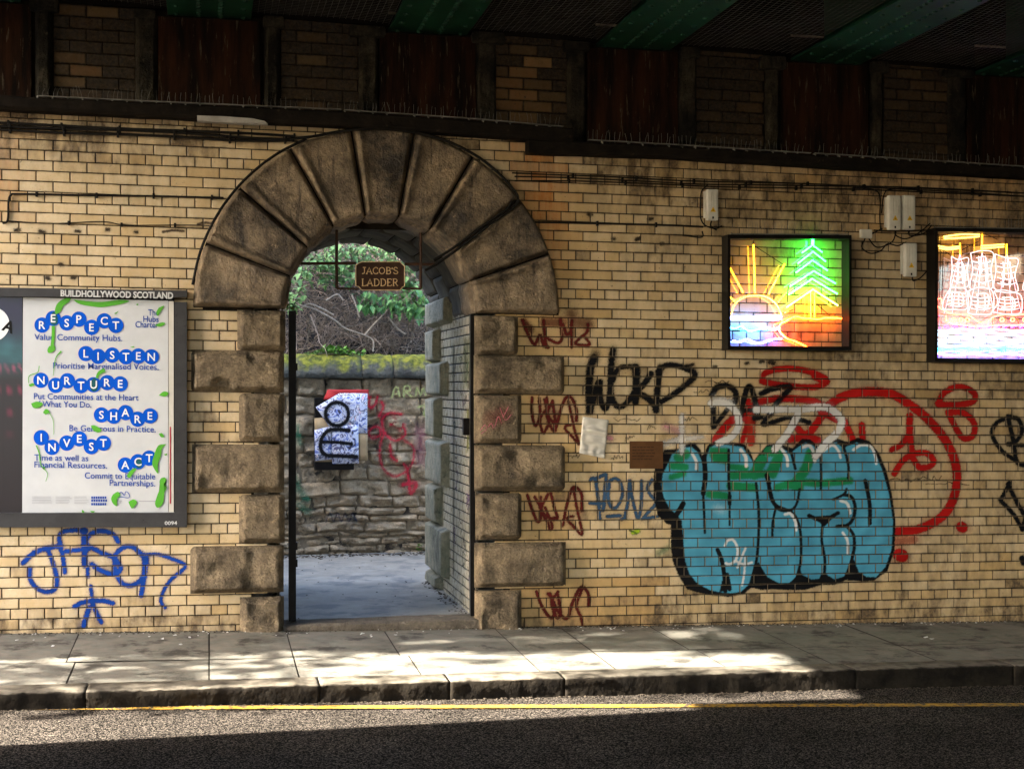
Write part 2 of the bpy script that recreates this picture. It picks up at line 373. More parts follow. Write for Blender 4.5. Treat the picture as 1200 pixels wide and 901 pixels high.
# asphalt with stone chippings
def asphalt():
    m = bpy.data.materials.new('asphalt'); m.use_nodes = True
    n, l, b = nodes_of(m)
    tc = n.new('ShaderNodeTexCoord')
    vo = n.new('ShaderNodeTexVoronoi'); vo.inputs['Scale'].default_value = 140; l.new(tc.outputs['Object'], vo.inputs['Vector'])
    r = n.new('ShaderNodeValToRGB'); e = r.color_ramp.elements
    e[0].position = 0.0; e[0].color = (0.004, 0.0035, 0.003, 1); e[1].position = 1.0; e[1].color = (0.16, 0.135, 0.11, 1)
    k = r.color_ramp.elements.new(0.55); k.color = (0.014, 0.012, 0.0105, 1)
    sc = n.new('ShaderNodeSeparateColor'); l.new(vo.outputs['Color'], sc.inputs[0]); l.new(sc.outputs[0], r.inputs[0])
    t = n.new('ShaderNodeTexNoise'); t.inputs['Scale'].default_value = 1.4; t.inputs['Detail'].default_value = 6; l.new(tc.outputs['Object'], t.inputs[0])
    mr = n.new('ShaderNodeMapRange'); mr.inputs[1].default_value = 0.35; mr.inputs[2].default_value = 0.7; mr.inputs[3].default_value = 0.75; mr.inputs[4].default_value = 1.15; l.new(t.outputs['Fac'], mr.inputs[0])
    mm = n.new('ShaderNodeVectorMath'); mm.operation = 'SCALE'; l.new(r.outputs[0], mm.inputs[0]); l.new(mr.outputs[0], mm.inputs['Scale'])
    l.new(mm.outputs[0], b.inputs['Base Color'])
    b.inputs['Roughness'].default_value = 0.85; b.inputs['Specular IOR Level'].default_value = 0.02
    bp = n.new('ShaderNodeBump'); bp.inputs['Strength'].default_value = 0.9; bp.inputs['Distance'].default_value = 0.008; bp.invert = True
    l.new(vo.outputs['Distance'], bp.inputs['Height']); l.new(bp.outputs[0], b.inputs['Normal'])
    return m
M['asphalt'] = asphalt()
# moss on top of stone
def mossy():
    m = mat('mossy_stone', (0.10, 0.10, 0.085), (0.045, 0.045, 0.04), 0.9, 6, 0.9, 26, bdist=0.03)
    n, l, b = nodes_of(m)
    old = b.inputs['Base Color'].links[0].from_socket
    tc = n.new('ShaderNodeTexCoord')
    g = n.new('ShaderNodeNewGeometry'); sp = n.new('ShaderNodeSeparateXYZ'); l.new(g.outputs['Normal'], sp.inputs[0])
    t = n.new('ShaderNodeTexNoise'); t.inputs['Scale'].default_value = 7; t.inputs['Detail'].default_value = 6; l.new(tc.outputs['Object'], t.inputs[0])
    ad = n.new('ShaderNodeMath'); ad.operation = 'MULTIPLY_ADD'; l.new(t.outputs['Fac'], ad.inputs[0]); ad.inputs[1].default_value = 2.0; l.new(sp.outputs['Z'], ad.inputs[2])
    mr = n.new('ShaderNodeMapRange'); mr.inputs[1].default_value = 1.15; mr.inputs[2].default_value = 1.75; l.new(ad.outputs[0], mr.inputs[0])
    t2 = n.new('ShaderNodeTexNoise'); t2.inputs['Scale'].default_value = 14; l.new(tc.outputs['Object'], t2.inputs[0])
    r = n.new('ShaderNodeValToRGB'); r.color_ramp.elements[0].color = (0.045, 0.055, 0.010, 1); r.color_ramp.elements[1].color = (0.165, 0.165, 0.022, 1)
    r.color_ramp.elements[0].position = 0.35; r.color_ramp.elements[1].position = 0.62; l.new(t2.outputs['Fac'], r.inputs[0])
    mx = n.new('ShaderNodeMix'); mx.data_type = 'RGBA'; l.new(mr.outputs[0], mx.inputs['Factor']); l.new(old, mx.inputs['A']); l.new(r.outputs[0], mx.inputs['B'])
    l.new(mx.outputs['Result'], b.inputs['Base Color'])
    return m
M['moss'] = mossy()
# spray paint carried by a colour attribute (alpha = coverage)
def paint_material():
    m = bpy.data.materials.new('spray_paint'); m.use_nodes = True
    n, l, b = nodes_of(m)
    at = n.new('ShaderNodeAttribute'); at.attribute_name = 'Col'
    tc = n.new('ShaderNodeTexCoord'); t = n.new('ShaderNodeTexNoise'); t.inputs['Scale'].default_value = 8; t.inputs['Detail'].default_value = 6; l.new(tc.outputs['Object'], t.inputs[0])
    mr = n.new('ShaderNodeMapRange'); mr.inputs[1].default_value = 0.3; mr.inputs[2].default_value = 0.7; mr.inputs[3].default_value = 0.82; mr.inputs[4].default_value = 1.1; l.new(t.outputs['Fac'], mr.inputs[0])
    mm = n.new('ShaderNodeVectorMath'); mm.operation = 'SCALE'; l.new(at.outputs['Color'], mm.inputs[0]); l.new(mr.outputs[0], mm.inputs['Scale'])
    l.new(mm.outputs[0], b.inputs['Base Color']); b.inputs['Roughness'].default_value = 0.5; b.inputs['Specular IOR Level'].default_value = 0.12
    l.new(at.outputs['Alpha'], b.inputs['Alpha'])
    return m
M['paint'] = paint_material()
# ------------------------------------------------------------------ ground
SLP = 0.0105
def line(p, q): return lambda X: p[1] + (q[1] - p[1]) * (X - p[0]) / (q[0] - p[0])
YK = 9.4                                            # kerb front
_a, _b = P(0, 742), P(1200, 727); zbase = line((_a.x, _a.z), (_b.x, _b.z))
_a, _b = P(0, 813, YK), P(1200, 779, YK); zkerb = line((_a.x, _a.z), (_b.x, _b.z))
_a, _b = P(0, 833, YK), P(1200, 803, YK); zroad = line((_a.x, _a.z), (_b.x, _b.z))
def lim(X): return max(-9.0, min(12.0, X))
def zpave(X, Y):
    X = lim(X); t = (Y - YK) / (D - YK); return zkerb(X) * (1 - t) + zbase(X) * t
def sheet(name, mat_, x0, x1, y0, y1, nx, ny, zf, kind='structure'):
    mb = MB(); xs = np.linspace(x0, x1, nx + 1); ys = np.linspace(y0, y1, ny + 1)
    vs = [(x, y, zf(x, y)) for y in ys for x in xs]
    fs = [(j * (nx + 1) + i, j * (nx + 1) + i + 1, (j + 1) * (nx + 1) + i + 1, (j + 1) * (nx + 1) + i) for j in range(ny) for i in range(nx)]
    mb.add(vs, fs); o = mb.build(name, mat_); o['kind'] = kind; return o
sheet('ground', M['earth'], -600, 600, -600, 600, 4, 4, lambda x, y: -1.2)
sheet('road', M['asphalt'], -40, 40, -3.2, YK + 0.01, 80, 14, lambda x, y: zroad(lim(x)) + 0.004 * nz(x * 1.3, y * 1.3))
sheet('far_pavement', M['flag'], -40, 40, -60, -3.2, 20, 8, lambda x, y: zroad(lim(x)) + 0.11)
# flagstones
mb = MB(); gp = MB()
def jx(*us): return [PZ(u, v, 0.0).x for u, v in us]
joints = jx((88, 755), (245, 745), (337, 743), (455, 741), (593, 740), (673, 737), (800, 743), (925, 738))
joints = [joints[0] - 0.72 * k for k in range(10, 0, -1)] + joints + [joints[-1] + 0.85 * k for k in range(1, 9)]
YM, YI = 10.28, YK + 0.24
rows = [(YM, D + 0.02, joints), (YI, YM, [j + (0.06 if i % 3 == 1 else 0.0) for i, j in enumerate(joints)])]
for (ya, yb, js) in rows:
    for i in range(len(js) - 1):
        a, b = js[i] + 0.005, js[i + 1] - 0.005; ym0 = ya + (0.03 if (i % 4 == 2 and ya == YM) else 0)
        c, d = ya + 0.004, yb - 0.004
        dz = random.uniform(-0.003, 0.003); tl = random.uniform(-0.003, 0.003)
        vs = []; nxs, nys = 8, 6
        for q in range(nys + 1):
            for p in range(nxs + 1):
                x = a + (b - a) * p / nxs; y = c + (d - c) * q / nys
                edge = (p in (0, nxs)) or (q in (0, nys))
                vs.append((x, y, zpave(x, y) + dz + tl * (p / nxs - .5) + 0.0025 * nz(x * 4, y * 4) - (0.004 if edge else 0)))
        fs = [(q * (nxs + 1) + p, q * (nxs + 1) + p + 1, (q + 1) * (nxs + 1) + p + 1, (q + 1) * (nxs + 1) + p) for q in range(nys) for p in range(nxs)]
        mb.add(vs, fs)
o = mb.build('pavement', M['flag'], smooth=True); o['kind'] = 'structure'
sheet('pavement_bed', M['gap'], joints[0], joints[-1], YK + 0.05, D + 0.3, 40, 4, lambda x, y: zpave(x, y) - 0.012)
# kerb stones
mb = MB()
kj = [PZ(u, v, 0.0).x for u, v in ((97, 812), (378, 800), (537, 797), (680, 794), (1050, 785))]
kj = [kj[0] - 1.1 * k for k in range(6, 0, -1)] + kj + [kj[-1] + 1.25 * k for k in range(1, 6)]
for i in range(len(kj) - 1):
    a, b = kj[i] + 0.002, kj[i + 1] - 0.002; n = max(8, int((b - a) / 0.022))
    prof = [(0.004, -0.2), (0.004, -0.10), (0.0, -0.05), (0.0, -0.016), (0.004, -0.005), (0.013, 0.0), (0.12, 0.002), (0.232, 0.001), (0.232, -0.2)]
    vs = []
    sd_ = random.random() * 9
    for k in range(n + 1):
        x = a + (b - a) * k / n
        for (dy, dz) in prof:
            w = 0.014 if dz < -0.005 else 0.004
            zz = zpave(x, YK + dy) if dz > -0.1 else zkerb(lim(x))
            yy = YK + dy + (0.0 if dy > 0.1 else w * nz(x * 7 + sd_, dz * 30, sd_) + .006 * nz(x * 26, dz * 40, sd_))
            vs.append((x, yy, zz + dz + 0.005 * nz(x * 6 + sd_, dy * 9, 3.0) + (0.006 * nz(x * 24 + sd_, dy * 9, 5.0) if dy < .03 else 0) - (0.002 if k in (0, n) and dz > -0.1 else 0)))
    m_ = len(prof)
    fs = [(k * m_ + j, (k + 1) * m_ + j, (k + 1) * m_ + j + 1, k * m_ + j + 1) for k in range(n) for j in range(m_ - 1)]
    fs += [tuple(range(m_)), tuple(n * m_ + j for j in range(m_ - 1, -1, -1))]
    mb.add(vs, fs)
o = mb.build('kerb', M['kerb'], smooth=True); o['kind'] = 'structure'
# yellow line, worn to the right
mb = MB(); _p = [PZ(u, v, -0.17) for u, v in ((0, 838), (400, 828), (800, 818), (1200, 808.5))]
yl = lambda X: float(np.interp(X, [p.x for p in _p], [p.y for p in _p])) if _p[0].x < X < _p[-1].x else (_p[0].y if X <= _p[0].x else _p[-1].y)
n = 160; xs = np.linspace(-8, 8, n + 1); vs = []
for x in xs:
    for k in (0, 1):
        y = min(YK - 0.02, yl(x) + (0.052 if k else -0.040) + 0.008 * nz(x * 9, k * 5)); vs.append((x, y, zroad(lim(x)) + 0.008))
mb.add(vs, [(2 * i, 2 * i + 2, 2 * i + 3, 2 * i + 1) for i in range(n)])
o = mb.build('road_marking', M['yellow_paint']); o['kind'] = 'structure'

# ------------------------------------------------------------------ the brick wall
CH, BL, ZR0 = 0.0793, 0.2485, 0.1313
def ledge_bot(X):
    u, v = proj(X, D, 3.6)
    return P(u, np.interp(u, [-200, 0, 400, 640, 641, 800, 1000, 1200, 1500], [117, 127, 147, 165, 178.5, 185, 197, 207, 223])).z
def brick_rows(X0, X1, Za, Zb):
    """yield (x0, x1, z0, z1) of every brick, courses falling gently to the right (z before the shear)"""
    k0 = int(math.floor((Za - ZR0) / CH)); k1 = int(math.ceil((Zb - ZR0) / CH))
    for k in range(k0, k1 + 1):
        z = ZR0 + k * CH; r = k % 4
        pitch = BL / 2 if r == 0 else BL
        for (xa, xb, anchor) in ((X0, 1.3, -0.915), (1.3, X1, 3.143)):
            if xb <= xa: continue
            off = {0: BL / 4, 1: 0.0, 2: BL / 2, 3: 0.0}[r]
            i0 = int(math.floor((xa - anchor - off) / pitch)); i1 = int(math.ceil((xb - anchor - off) / pitch))
            for i in range(i0, i1):
                a = anchor + off + i * pitch; b = a + pitch
                a2, b2 = max(a, xa), min(b, xb)
                if b2 - a2 > 0.02: yield a2, b2, z, z + CH
def joint_mask(X, Z):
    zr = Z + SLP * X - ZR0; k = np.floor(zr / CH); fz = zr - k * CH
    r = np.mod(k, 4); pitch = np.where(r == 0, BL / 2, BL)
    off = np.where(r == 0, BL / 4, np.where(r == 2, BL / 2, 0.0)); anc = np.where(X < 1.3, -0.915, 3.143)
    fx = np.mod(X - anc - off, pitch)
    d = np.minimum(np.minimum(fz, CH - fz), np.minimum(fx, pitch - fx))
    return np.clip((d - 0.0028) / 0.004, 0, 1)
# archway
AC = P(440.5, 364.5); AC.x = 1.345; AC.z = P(440, 365).z
R_OUT, R_IN = 1.468, 0.763
ROT = math.radians(-0.6)
XL_IN, XR_IN = AC.x - R_IN, AC.x + R_IN
REAR = D + 2.3
HEX = lambda a, r: (AC.x + r * math.cos(a), AC.z + r * math.sin(a))
def inside_outline(x, z):
    if z > AC.z - 0.02: return math.hypot(x - AC.x, z - AC.z) < R_OUT - 0.03
    return AC.x - 1.06 < x < AC.x + 1.10
def bevel_brick(mb, x0, x1, z0, z1, y, col, sh=SLP, g=0.0036, fn=None):
    a, b, c, d = x0 + g, x1 - g, z0 + g, z1 - g
    dy = random.uniform(-0.0008, 0.0008); tx, tz = random.gauss(0, .0045), random.gauss(0, .009)
    rings = ((0.015, dy, 0.0), (0.004, dy, 0.22), (0.0, dy + .003, 0.75), (0.0, .02, 1.0))      # inset, depth, ingrained dirt
    L = []; C = []
    for (e, yy, s_) in rings:
        e = min(e, (b - a) * .4, (d - c) * .4)
        L += [(a + e, y + yy, c + e), (b - e, y + yy, c + e), (b - e, y + yy, d - e), (a + e, y + yy, d - e)]
        for k in range(4): C.append((col[0], col[1], min(1.0, col[2] + s_ * random.uniform(.5, 1.2)), 1.0))
    L = [(p[0], p[1] + max(-.0009, min(.0009, tx * (p[0] - (a + b) / 2) + tz * (p[2] - (c + d) / 2))), p[2] - sh * p[0]) for p in L]
    if fn: L = [fn(*p) for p in L]
    fs = [(0, 1, 2, 3)]
    for r in range(3): fs += [(4 * r + 4 + i, 4 * r + 4 + (i + 1) % 4, 4 * r + (i + 1) % 4, 4 * r + i) for i in range(4)]
    mb.add(L, fs, C)
def brick_colour(x, z):
    u, v = proj(x, D, z)
    tone = min(1, max(0, random.gauss(0.74, 0.22)))
    rust = 0.0; soot = 0.0
    # rust run below the ledge, right of the arch
    if 590 < u < 690 and 160 < v < 420:
        w = math.exp(-((u - 633 - (v - 180) * 0.06) / 27.0) ** 2) * (1.0 if v < 250 else max(0, 1 - (v - 250) / 120.0)); rust = max(rust, 0.95 * w)
    if u < 40 and v < 260: rust = max(rust, 0.45 * (1 - u / 40))
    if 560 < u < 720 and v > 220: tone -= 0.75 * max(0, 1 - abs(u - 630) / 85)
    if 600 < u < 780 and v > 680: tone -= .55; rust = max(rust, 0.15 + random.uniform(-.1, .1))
    # orange-brown old glaze on the upper right
    q = max(0.0, min(1.0, (u - 780) / 260.0)) * max(0.0, min(1.0, (330 - v) / 120.0)); rust = max(rust, 0.33 * q)
    tone -= 0.35 * q
    # soot and grime in patches; some regions set darker as a whole
    soot += 0.45 * max(0, nz(x * 0.9, z * 0.9, 2.0)) + 0.14 + 0.25 * max(0, nz(x * 3.1, z * 3.1, 12.0))
    if v < 205 and u < 260: soot += 0.75 * max(0, nz(x * 2.2, z * 2.5, 7.0) + 0.35) * (205 - v) / 55
    soot += 0.9 * q * max(0.1, 0.4 + nz(x * 1.5, z * 1.5, 5.0))
    if u > 990 and v < 470: soot += 0.45 * max(0, 0.5 + nz(x * 2, z * 2, 9))
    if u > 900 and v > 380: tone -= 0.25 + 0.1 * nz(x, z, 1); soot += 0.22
    if 820 < u < 1010 and v < 275: soot += 0.25
    zb = zbase(lim(x))
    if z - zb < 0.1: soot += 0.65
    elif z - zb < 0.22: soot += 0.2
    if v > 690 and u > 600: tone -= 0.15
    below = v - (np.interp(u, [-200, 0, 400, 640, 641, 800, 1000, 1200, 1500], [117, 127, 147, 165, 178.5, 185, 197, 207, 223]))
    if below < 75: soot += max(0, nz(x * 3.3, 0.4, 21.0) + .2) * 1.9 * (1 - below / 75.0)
    if abs(u - 855) < 90 and 200 < v < 300: soot += .15
    if random.random() < 0.06: soot += random.uniform(.2, .6)
    return (min(1, max(0, tone)), min(1, max(0, rust)), min(1, max(0, soot)), 1.0)
mb = MB(); XW0, XW1 = -5.5, 14.5
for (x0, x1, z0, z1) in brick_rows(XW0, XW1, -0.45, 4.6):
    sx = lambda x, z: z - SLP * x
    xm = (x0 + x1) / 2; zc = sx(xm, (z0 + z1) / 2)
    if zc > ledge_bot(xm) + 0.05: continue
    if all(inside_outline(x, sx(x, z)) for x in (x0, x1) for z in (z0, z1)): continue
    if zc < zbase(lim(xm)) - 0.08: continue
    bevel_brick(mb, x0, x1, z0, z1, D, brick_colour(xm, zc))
wall = mb.build('brick_wall', M['brick'])
tag(wall, 'long yellow glazed brick wall under the bridge, pierced by the stone archway and covered in graffiti', 'brick wall')
def wall_plate(y, zt, rj, xL, xR, z0=-0.5):
    """plane with the opening cut out; zt(x) is its upper edge"""
    mb = MB(); N = 24
    for (xa, xb) in ((XW0, xL), (xR, XW1)):
        for i in range(24):
            p, q = xa + (xb - xa) * i / 24, xa + (xb - xa) * (i + 1) / 24
            mb.quad((p, y, z0), (q, y, z0), (q, y, zt(q)), (p, y, zt(p)))
    for k in range(N):
        a, b = math.pi * k / N, math.pi * (k + 1) / N
        pa, pb = (AC.x + rj * math.cos(a), AC.z + rj * math.sin(a)), (AC.x + rj * math.cos(b), AC.z + rj * math.sin(b))
        mb.quad((pa[0], y, pa[1]), (pa[0], y, zt(pa[0])), (pb[0], y, zt(pb[0])), (pb[0], y, pb[1]))
    return mb
wall_plate(D + 0.007, lambda x: ledge_bot(x) + 0.03, 1.0, AC.x - 1.0, AC.x + 1.0).build('mortar_bed', M['mortar'], wall)
wall_plate(REAR + 0.05, lambda x: 4.2, R_IN + 0.05, AC.x - R_IN - 0.05, AC.x + R_IN + 0.05).build('rear_face', M['pale_render'], wall)
mb = MB()
for k in range(36):
    q0, q1 = math.pi * k / 36 + ROT, math.pi * (k + 1) / 36 + ROT
    L = [HEX(q0, R_IN + .01), HEX(q0, R_OUT - .004), HEX(q1, R_OUT - .004), HEX(q1, R_IN + .01)]
    mb.quad(*[(p[0], D - .006, p[1]) for p in L]); mb.quad((L[1][0], D - .006, L[1][1]), (L[1][0], D + .01, L[1][1]), (L[2][0], D + .01, L[2][1]), (L[2][0], D - .006, L[2][1]))
mb.build('joint_mortar', M['mortar'], wall)
# voussoirs
for k in range(9):
    a0, a1 = math.pi * k / 9 + ROT + 0.004, math.pi * (k + 1) / 9 + ROT - 0.004
    def fn(q, t, h, a0=a0, a1=a1):
        a = a0 + (a1 - a0) * t; r = R_IN + (R_OUT - R_IN) * q; x, z = HEX(a, r); return (x, D - h, z)
    mb = MB(); mb.pillow(fn, R_OUT - R_IN, (R_IN + R_OUT) / 2 * (a1 - a0), 0.035, 0.10, 26, 20, 0.014, 3.4, seed=k * 2.7 + 1, power=0.8, back=0.02, chip=0.04, roll=0.075)
    # the soffit side of the same stone, with its own rounded arris
    def fs_(q, t, h, a0=a0, a1=a1):
        a = a0 + (a1 - a0) * t; r = R_IN - h * 0.5 + 0.02 * math.exp(-q * 12); x, z = HEX(a, r); return (x, D + 0.0 + 0.5 * q, z)
    mb.pillow(fs_, 0.5, R_IN * (a1 - a0), 0.05, 0.06, 8, 8, 0.01, 4.0, seed=k * 1.9, power=0.6)
    o = mb.build('voussoir', M['arch_stone'] if k < 7 else M['arch_stone'], wall, smooth=True)
# quoins of the jambs
LQ = [(278, 332, 364, 411), (224, 333, 411, 460), (280, 334, 461, 518), (225, 335, 520, 578), (280, 336, 579, 637), (223, 337, 638, 696), (281, 338, 698, 739)]
RQ = [(555, 607, 370.5, 416.5), (557, 661, 417.5, 462), (557, 611, 463, 520), (558, 662, 521, 576), (558, 611, 577, 633), (558, 663, 634, 689), (559, 611, 690.5, 737)]
for k, (u0, u1, v0, v1) in enumerate(LQ + RQ):
    left = k < 7
    p0, p1 = P(u0, v1), P(u1, v0)
    x0, x1, z0, z1 = p0.x, p1.x, p0.z, p1.z
    if left: x1 = XL_IN + 0.012 * nz(k, 1.5)
    else: x0 = XR_IN + 0.012 * nz(k, 2.5)
    if k in (6, 13): z0 -= 0.08
    def fq(q, t, h): 
        x = x0 + (x1 - x0) * q; z = z0 + (z1 - z0) * t; return (x, D - h, z - SLP * (x - (x0 + x1) / 2))
    mb = MB(); mb.pillow(fq, x1 - x0, z1 - z0, 0.045, 0.08, 30, 18, 0.016, 6.0, seed=k * 3.3 + 20, power=1.0, back=0.02, chip=0.14)
    # return into the opening
    xi = x1 if left else x0; sg = 1 if left else -1
    def fr(q, t, h):
        return (xi + sg * (h - 0.035), D - 0.0 + 0.30 * q, z0 + (z1 - z0) * t)
    mb.pillow(fr, 0.30, z1 - z0, 0.05, 0.035, 8, 8, 0.008, 5.0, seed=k * 1.3 + 9, power=0.8)
    o = mb.build('quoin_stone', M['stone'], wall, smooth=True)
# inside of the passage: lining, vault and the rear quoins
XR = PX(552, 600, XR_IN + 0.02).x
mb = MB()
for (a, b, z0, z1) in brick_rows(0.0, 2.35, -0.4, AC.z + 0.05):
    pass
k0 = int((-0.4 - ZR0) / CH)
for k in range(k0, int((AC.z - ZR0) / CH) + 1):
    z = ZR0 + k * CH; r = k % 2; pit = BL * 0.62; i = 0; y = D + 0.30 - (pit / 2 if r else 0)
    while y < REAR:
        ya, yb = max(y, D + 0.30), min(y + pit, REAR)
        if yb - ya > 0.02:
            c = (min(1, max(0, random.gauss(.6, .25))), 0.0, min(1, max(0, 0.2 + 0.5 * nz(y * 2, z * 2, 3))), 1.0)
            bevel_brick(mb, ya, yb, z, z + CH, 0.0, c, sh=0.0, g=.0055, fn=lambda x, yy, zz: (XR_IN + 0.02 + yy, x, zz))
            bevel_brick(mb, ya, yb, z, z + CH, 0.0, c, sh=0.0, fn=lambda x, yy, zz: (XL_IN - 0.02 - yy, x, zz))
        y += pit
mb.build('passage_lining', M['brick_pale'], wall)
mb = MB()
mb.quad((XR_IN + 0.03, D + 0.2, -0.5), (XR_IN + 0.03, REAR + 0.05, -0.5), (XR_IN + 0.03, REAR + 0.05, AC.z + .05), (XR_IN + 0.03, D + 0.2, AC.z + .05))
mb.quad((XL_IN - 0.03, D + 0.2, -0.5), (XL_IN - 0.03, REAR + 0.05, -0.5), (XL_IN - 0.03, REAR + 0.05, AC.z + .05), (XL_IN - 0.03, D + 0.2, AC.z + .05))
for k in range(24):
    a, b = math.pi * k / 24, math.pi * (k + 1) / 24
    pa, pb = HEX(a, R_IN + 0.05), HEX(b, R_IN + 0.05)
    mb.quad((pa[0], D + 0.1, pa[1]), (pa[0], REAR + 0.06, pa[1]), (pb[0], REAR + 0.06, pb[1]), (pb[0], D + 0.1, pb[1]))
mb.build('passage_backing', M['mortar'], wall)
mb = MB()
for j in range(3):
    ya, yb = D + 0.52 + j * 0.6, D + 0.52 + (j + 1) * 0.6 - 0.01
    for k in range(9):
        a0, a1 = math.pi * (k + (0.5 if j % 2 else 0)) / 9 + 0.006, math.pi * (k + (0.5 if j % 2 else 0) + 1) / 9 - 0.006
        if a1 > math.pi: continue
        def fv(q, t, h): 
            x, z = HEX(a0 + (a1 - a0) * t, R_IN + 0.03 - h); return (x, ya + (yb - ya) * q, z)
        mb.pillow(fv, 0.6, R_IN * (a1 - a0), 0.03, 0.022, 6, 6, 0.012, 4.0, seed=j * 10 + k, power=0.7)
mb.build('vault_stone', M['soffit'], wall, smooth=True)
RQY = [(501, 530, 353, 384), (501, 516.5, 386, 425), (501, 525.5, 424.5, 464), (501, 518, 465, 512.5), (501, 526.5, 513.5, 565), (501, 519, 566, 610), (501, 527, 610.5, 666), (501, 519.5, 667, 684)]
for (u0, u1, v0, v1) in RQY:
    ym = PX(u1, 500, XR_IN + 0.02).y; zt, zb_ = PX(510, v0, XR_IN + .02).z, PX(510, v1, XR_IN + .02).z
    def fw(q, t, h): return (XR_IN + 0.03 - h, ym + (REAR + 0.06 - ym) * q, zb_ + (zt - zb_) * t)
    mb = MB(); mb.pillow(fw, REAR + .06 - ym, zt - zb_, 0.03, 0.085, 12, 12, 0.008, 5.0, seed=u1 + v0, power=0.7, back=0.02, chip=0.04)
    mb.build('rear_quoin_stone', M['rear_stone'], wall, smooth=True)
# ledge and upper wall: sooty, colours darkened further for the deck's shade
def ledge_piece(pts, y0, y1, name):
    mb = MB(); N = 40
    us = np.linspace(pts[0][0], pts[-1][0], N + 1); vs = []
    for u in us:
        vt = np.interp(u, [p[0] for p in pts], [p[1] for p in pts]); vb = np.interp(u, [p[0] for p in pts], [p[2] for p in pts])
        pt, pb = P(u, vt, y0), P(u, vb, y0)
        w = 0.010 * nz(pt.x * 4, 3.3)
        for (y, z) in ((y0 + 0.02 + w, pb.z + w), (y0 + w, pb.z + 0.02), (y0 + w, pt.z - 0.015), (y0 + 0.015, pt.z + w), (y1, pt.z + 0.01), (y1, pb.z)):
            vs.append((pt.x, y, z))
    fs = [(i * 6 + j, (i + 1) * 6 + j, (i + 1) * 6 + (j + 1) % 6, i * 6 + (j + 1) % 6) for i in range(N) for j in range(6)]
    fs += [tuple(range(6)), tuple(N * 6 + j for j in range(5, -1, -1))]
    mb.add(vs, fs); return mb.build(name, M['ledge'], wall)
LEDL = [(-900, 66, 82), (0, 112, 127), (400, 130, 147), (672, 150, 166)]
LEDR = [(620, 163, 178.5), (800, 172, 185), (1000, 184, 197), (1200, 196, 208), (2000, 243, 256)]
ledge_piece(LEDL, D - 0.16, D + 0.3, 'ledge'); ledge_piece(LEDR, D - 0.15, D + 0.3, 'ledge')
YU = D + 0.25
def zg(X): return P(250, 22, YU).z + (P(970, 75, YU).z - P(250, 22, YU).z) * (X - P(250, 22, YU).x) / (P(970, 75, YU).x - P(250, 22, YU).x)
mb = MB()
mb.quad((XW0, YU + 0.03, 3.2), (XW1, YU + 0.03, 3.2), (XW1, YU + 0.03, 6.2), (XW0, YU + 0.03, 6.2)); mb.build('upper_backing', M['mortar'], wall)
GX = [0.005 + 1.755 * i for i in range(-2, 8)]
mb = MB()
for i, gx in enumerate(GX[:-1]):
    xa, xb = gx + 0.56, GX[i + 1] - 0.56
    z = 3.3; k = 0
    while z < 5.2:
        p = BL; x = xa - (p / 2 if k % 2 else 0)
        while x < xb:
            a, b = max(x, xa), min(x + p, xb)
            if b - a > 0.03:
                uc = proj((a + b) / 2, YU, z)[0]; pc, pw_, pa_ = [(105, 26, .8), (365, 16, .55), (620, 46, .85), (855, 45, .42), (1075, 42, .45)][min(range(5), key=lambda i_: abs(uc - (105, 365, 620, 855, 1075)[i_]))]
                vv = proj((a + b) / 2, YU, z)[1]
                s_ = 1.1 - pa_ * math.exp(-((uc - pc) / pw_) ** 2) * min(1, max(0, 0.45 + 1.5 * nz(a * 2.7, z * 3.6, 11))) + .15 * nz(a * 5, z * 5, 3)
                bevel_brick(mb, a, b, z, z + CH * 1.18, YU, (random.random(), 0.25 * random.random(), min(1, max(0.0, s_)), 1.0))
            x += p
        z += CH * 1.18; k += 1
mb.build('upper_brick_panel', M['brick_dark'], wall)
for i, gx in enumerate(GX):
    zt = zg(gx)
    mb = MB(); mb.box(gx - 0.40, gx + 0.40, YU - 0.03, YU + 0.02, 3.3, zt - 0.012, 0.006); mb.build('rusty_panel', M['rust'], wall)
    mb = MB()
    for s_ in (-1, 1):
        pw = random.uniform(.10, .19)
        def fp(q, t, h): return (gx + s_ * 0.49 + (q - 0.5) * pw, YU - h + 0.01, 3.3 + (zt + 0.0 - 3.3) * t)
        mb.pillow(fp, pw, zt - 3.3, 0.03, 0.06, 5, 18, 0.03, 6, seed=i * 2 + s_, power=0.6, back=0.03, chip=0.12)
        ca_ = random.uniform(.07, .16); mb.box(gx + s_ * 0.50 - ca_, gx + s_ * 0.50 + ca_, YU - 0.08, YU + 0.02, zt - random.uniform(.03, .12), zt + 0.03, 0.02)
    mb.build('pier_stone', M['pier_stone'], wall, smooth=False)

mb = MB(); mb.quad((XW0, D + .25, 4.98), (XW1, D + .25, 4.98), (XW1, REAR + .05, 4.2), (XW0, REAR + .05, 4.2)); mb.build('wall_top', M['rubble'], wall)
for i, gx in enumerate(GX[:-1]):
    a, c = gx + .33, GX[i + 1] - .33; mb = MB(); za, zc_ = zg(a) + .035, zg(c) + .035
    f_ = [Vector((a, YU - .035, za)), Vector((c, YU - .035, zc_)), Vector((c, YU - .035, zc_ + .62)), Vector((a, YU - .035, za + .62))]
    mb.hexa(f_, [Vector((p.x, YU + .02, p.z)) for p in f_]); mb.build('bearing_beam', M['deck'], wall)
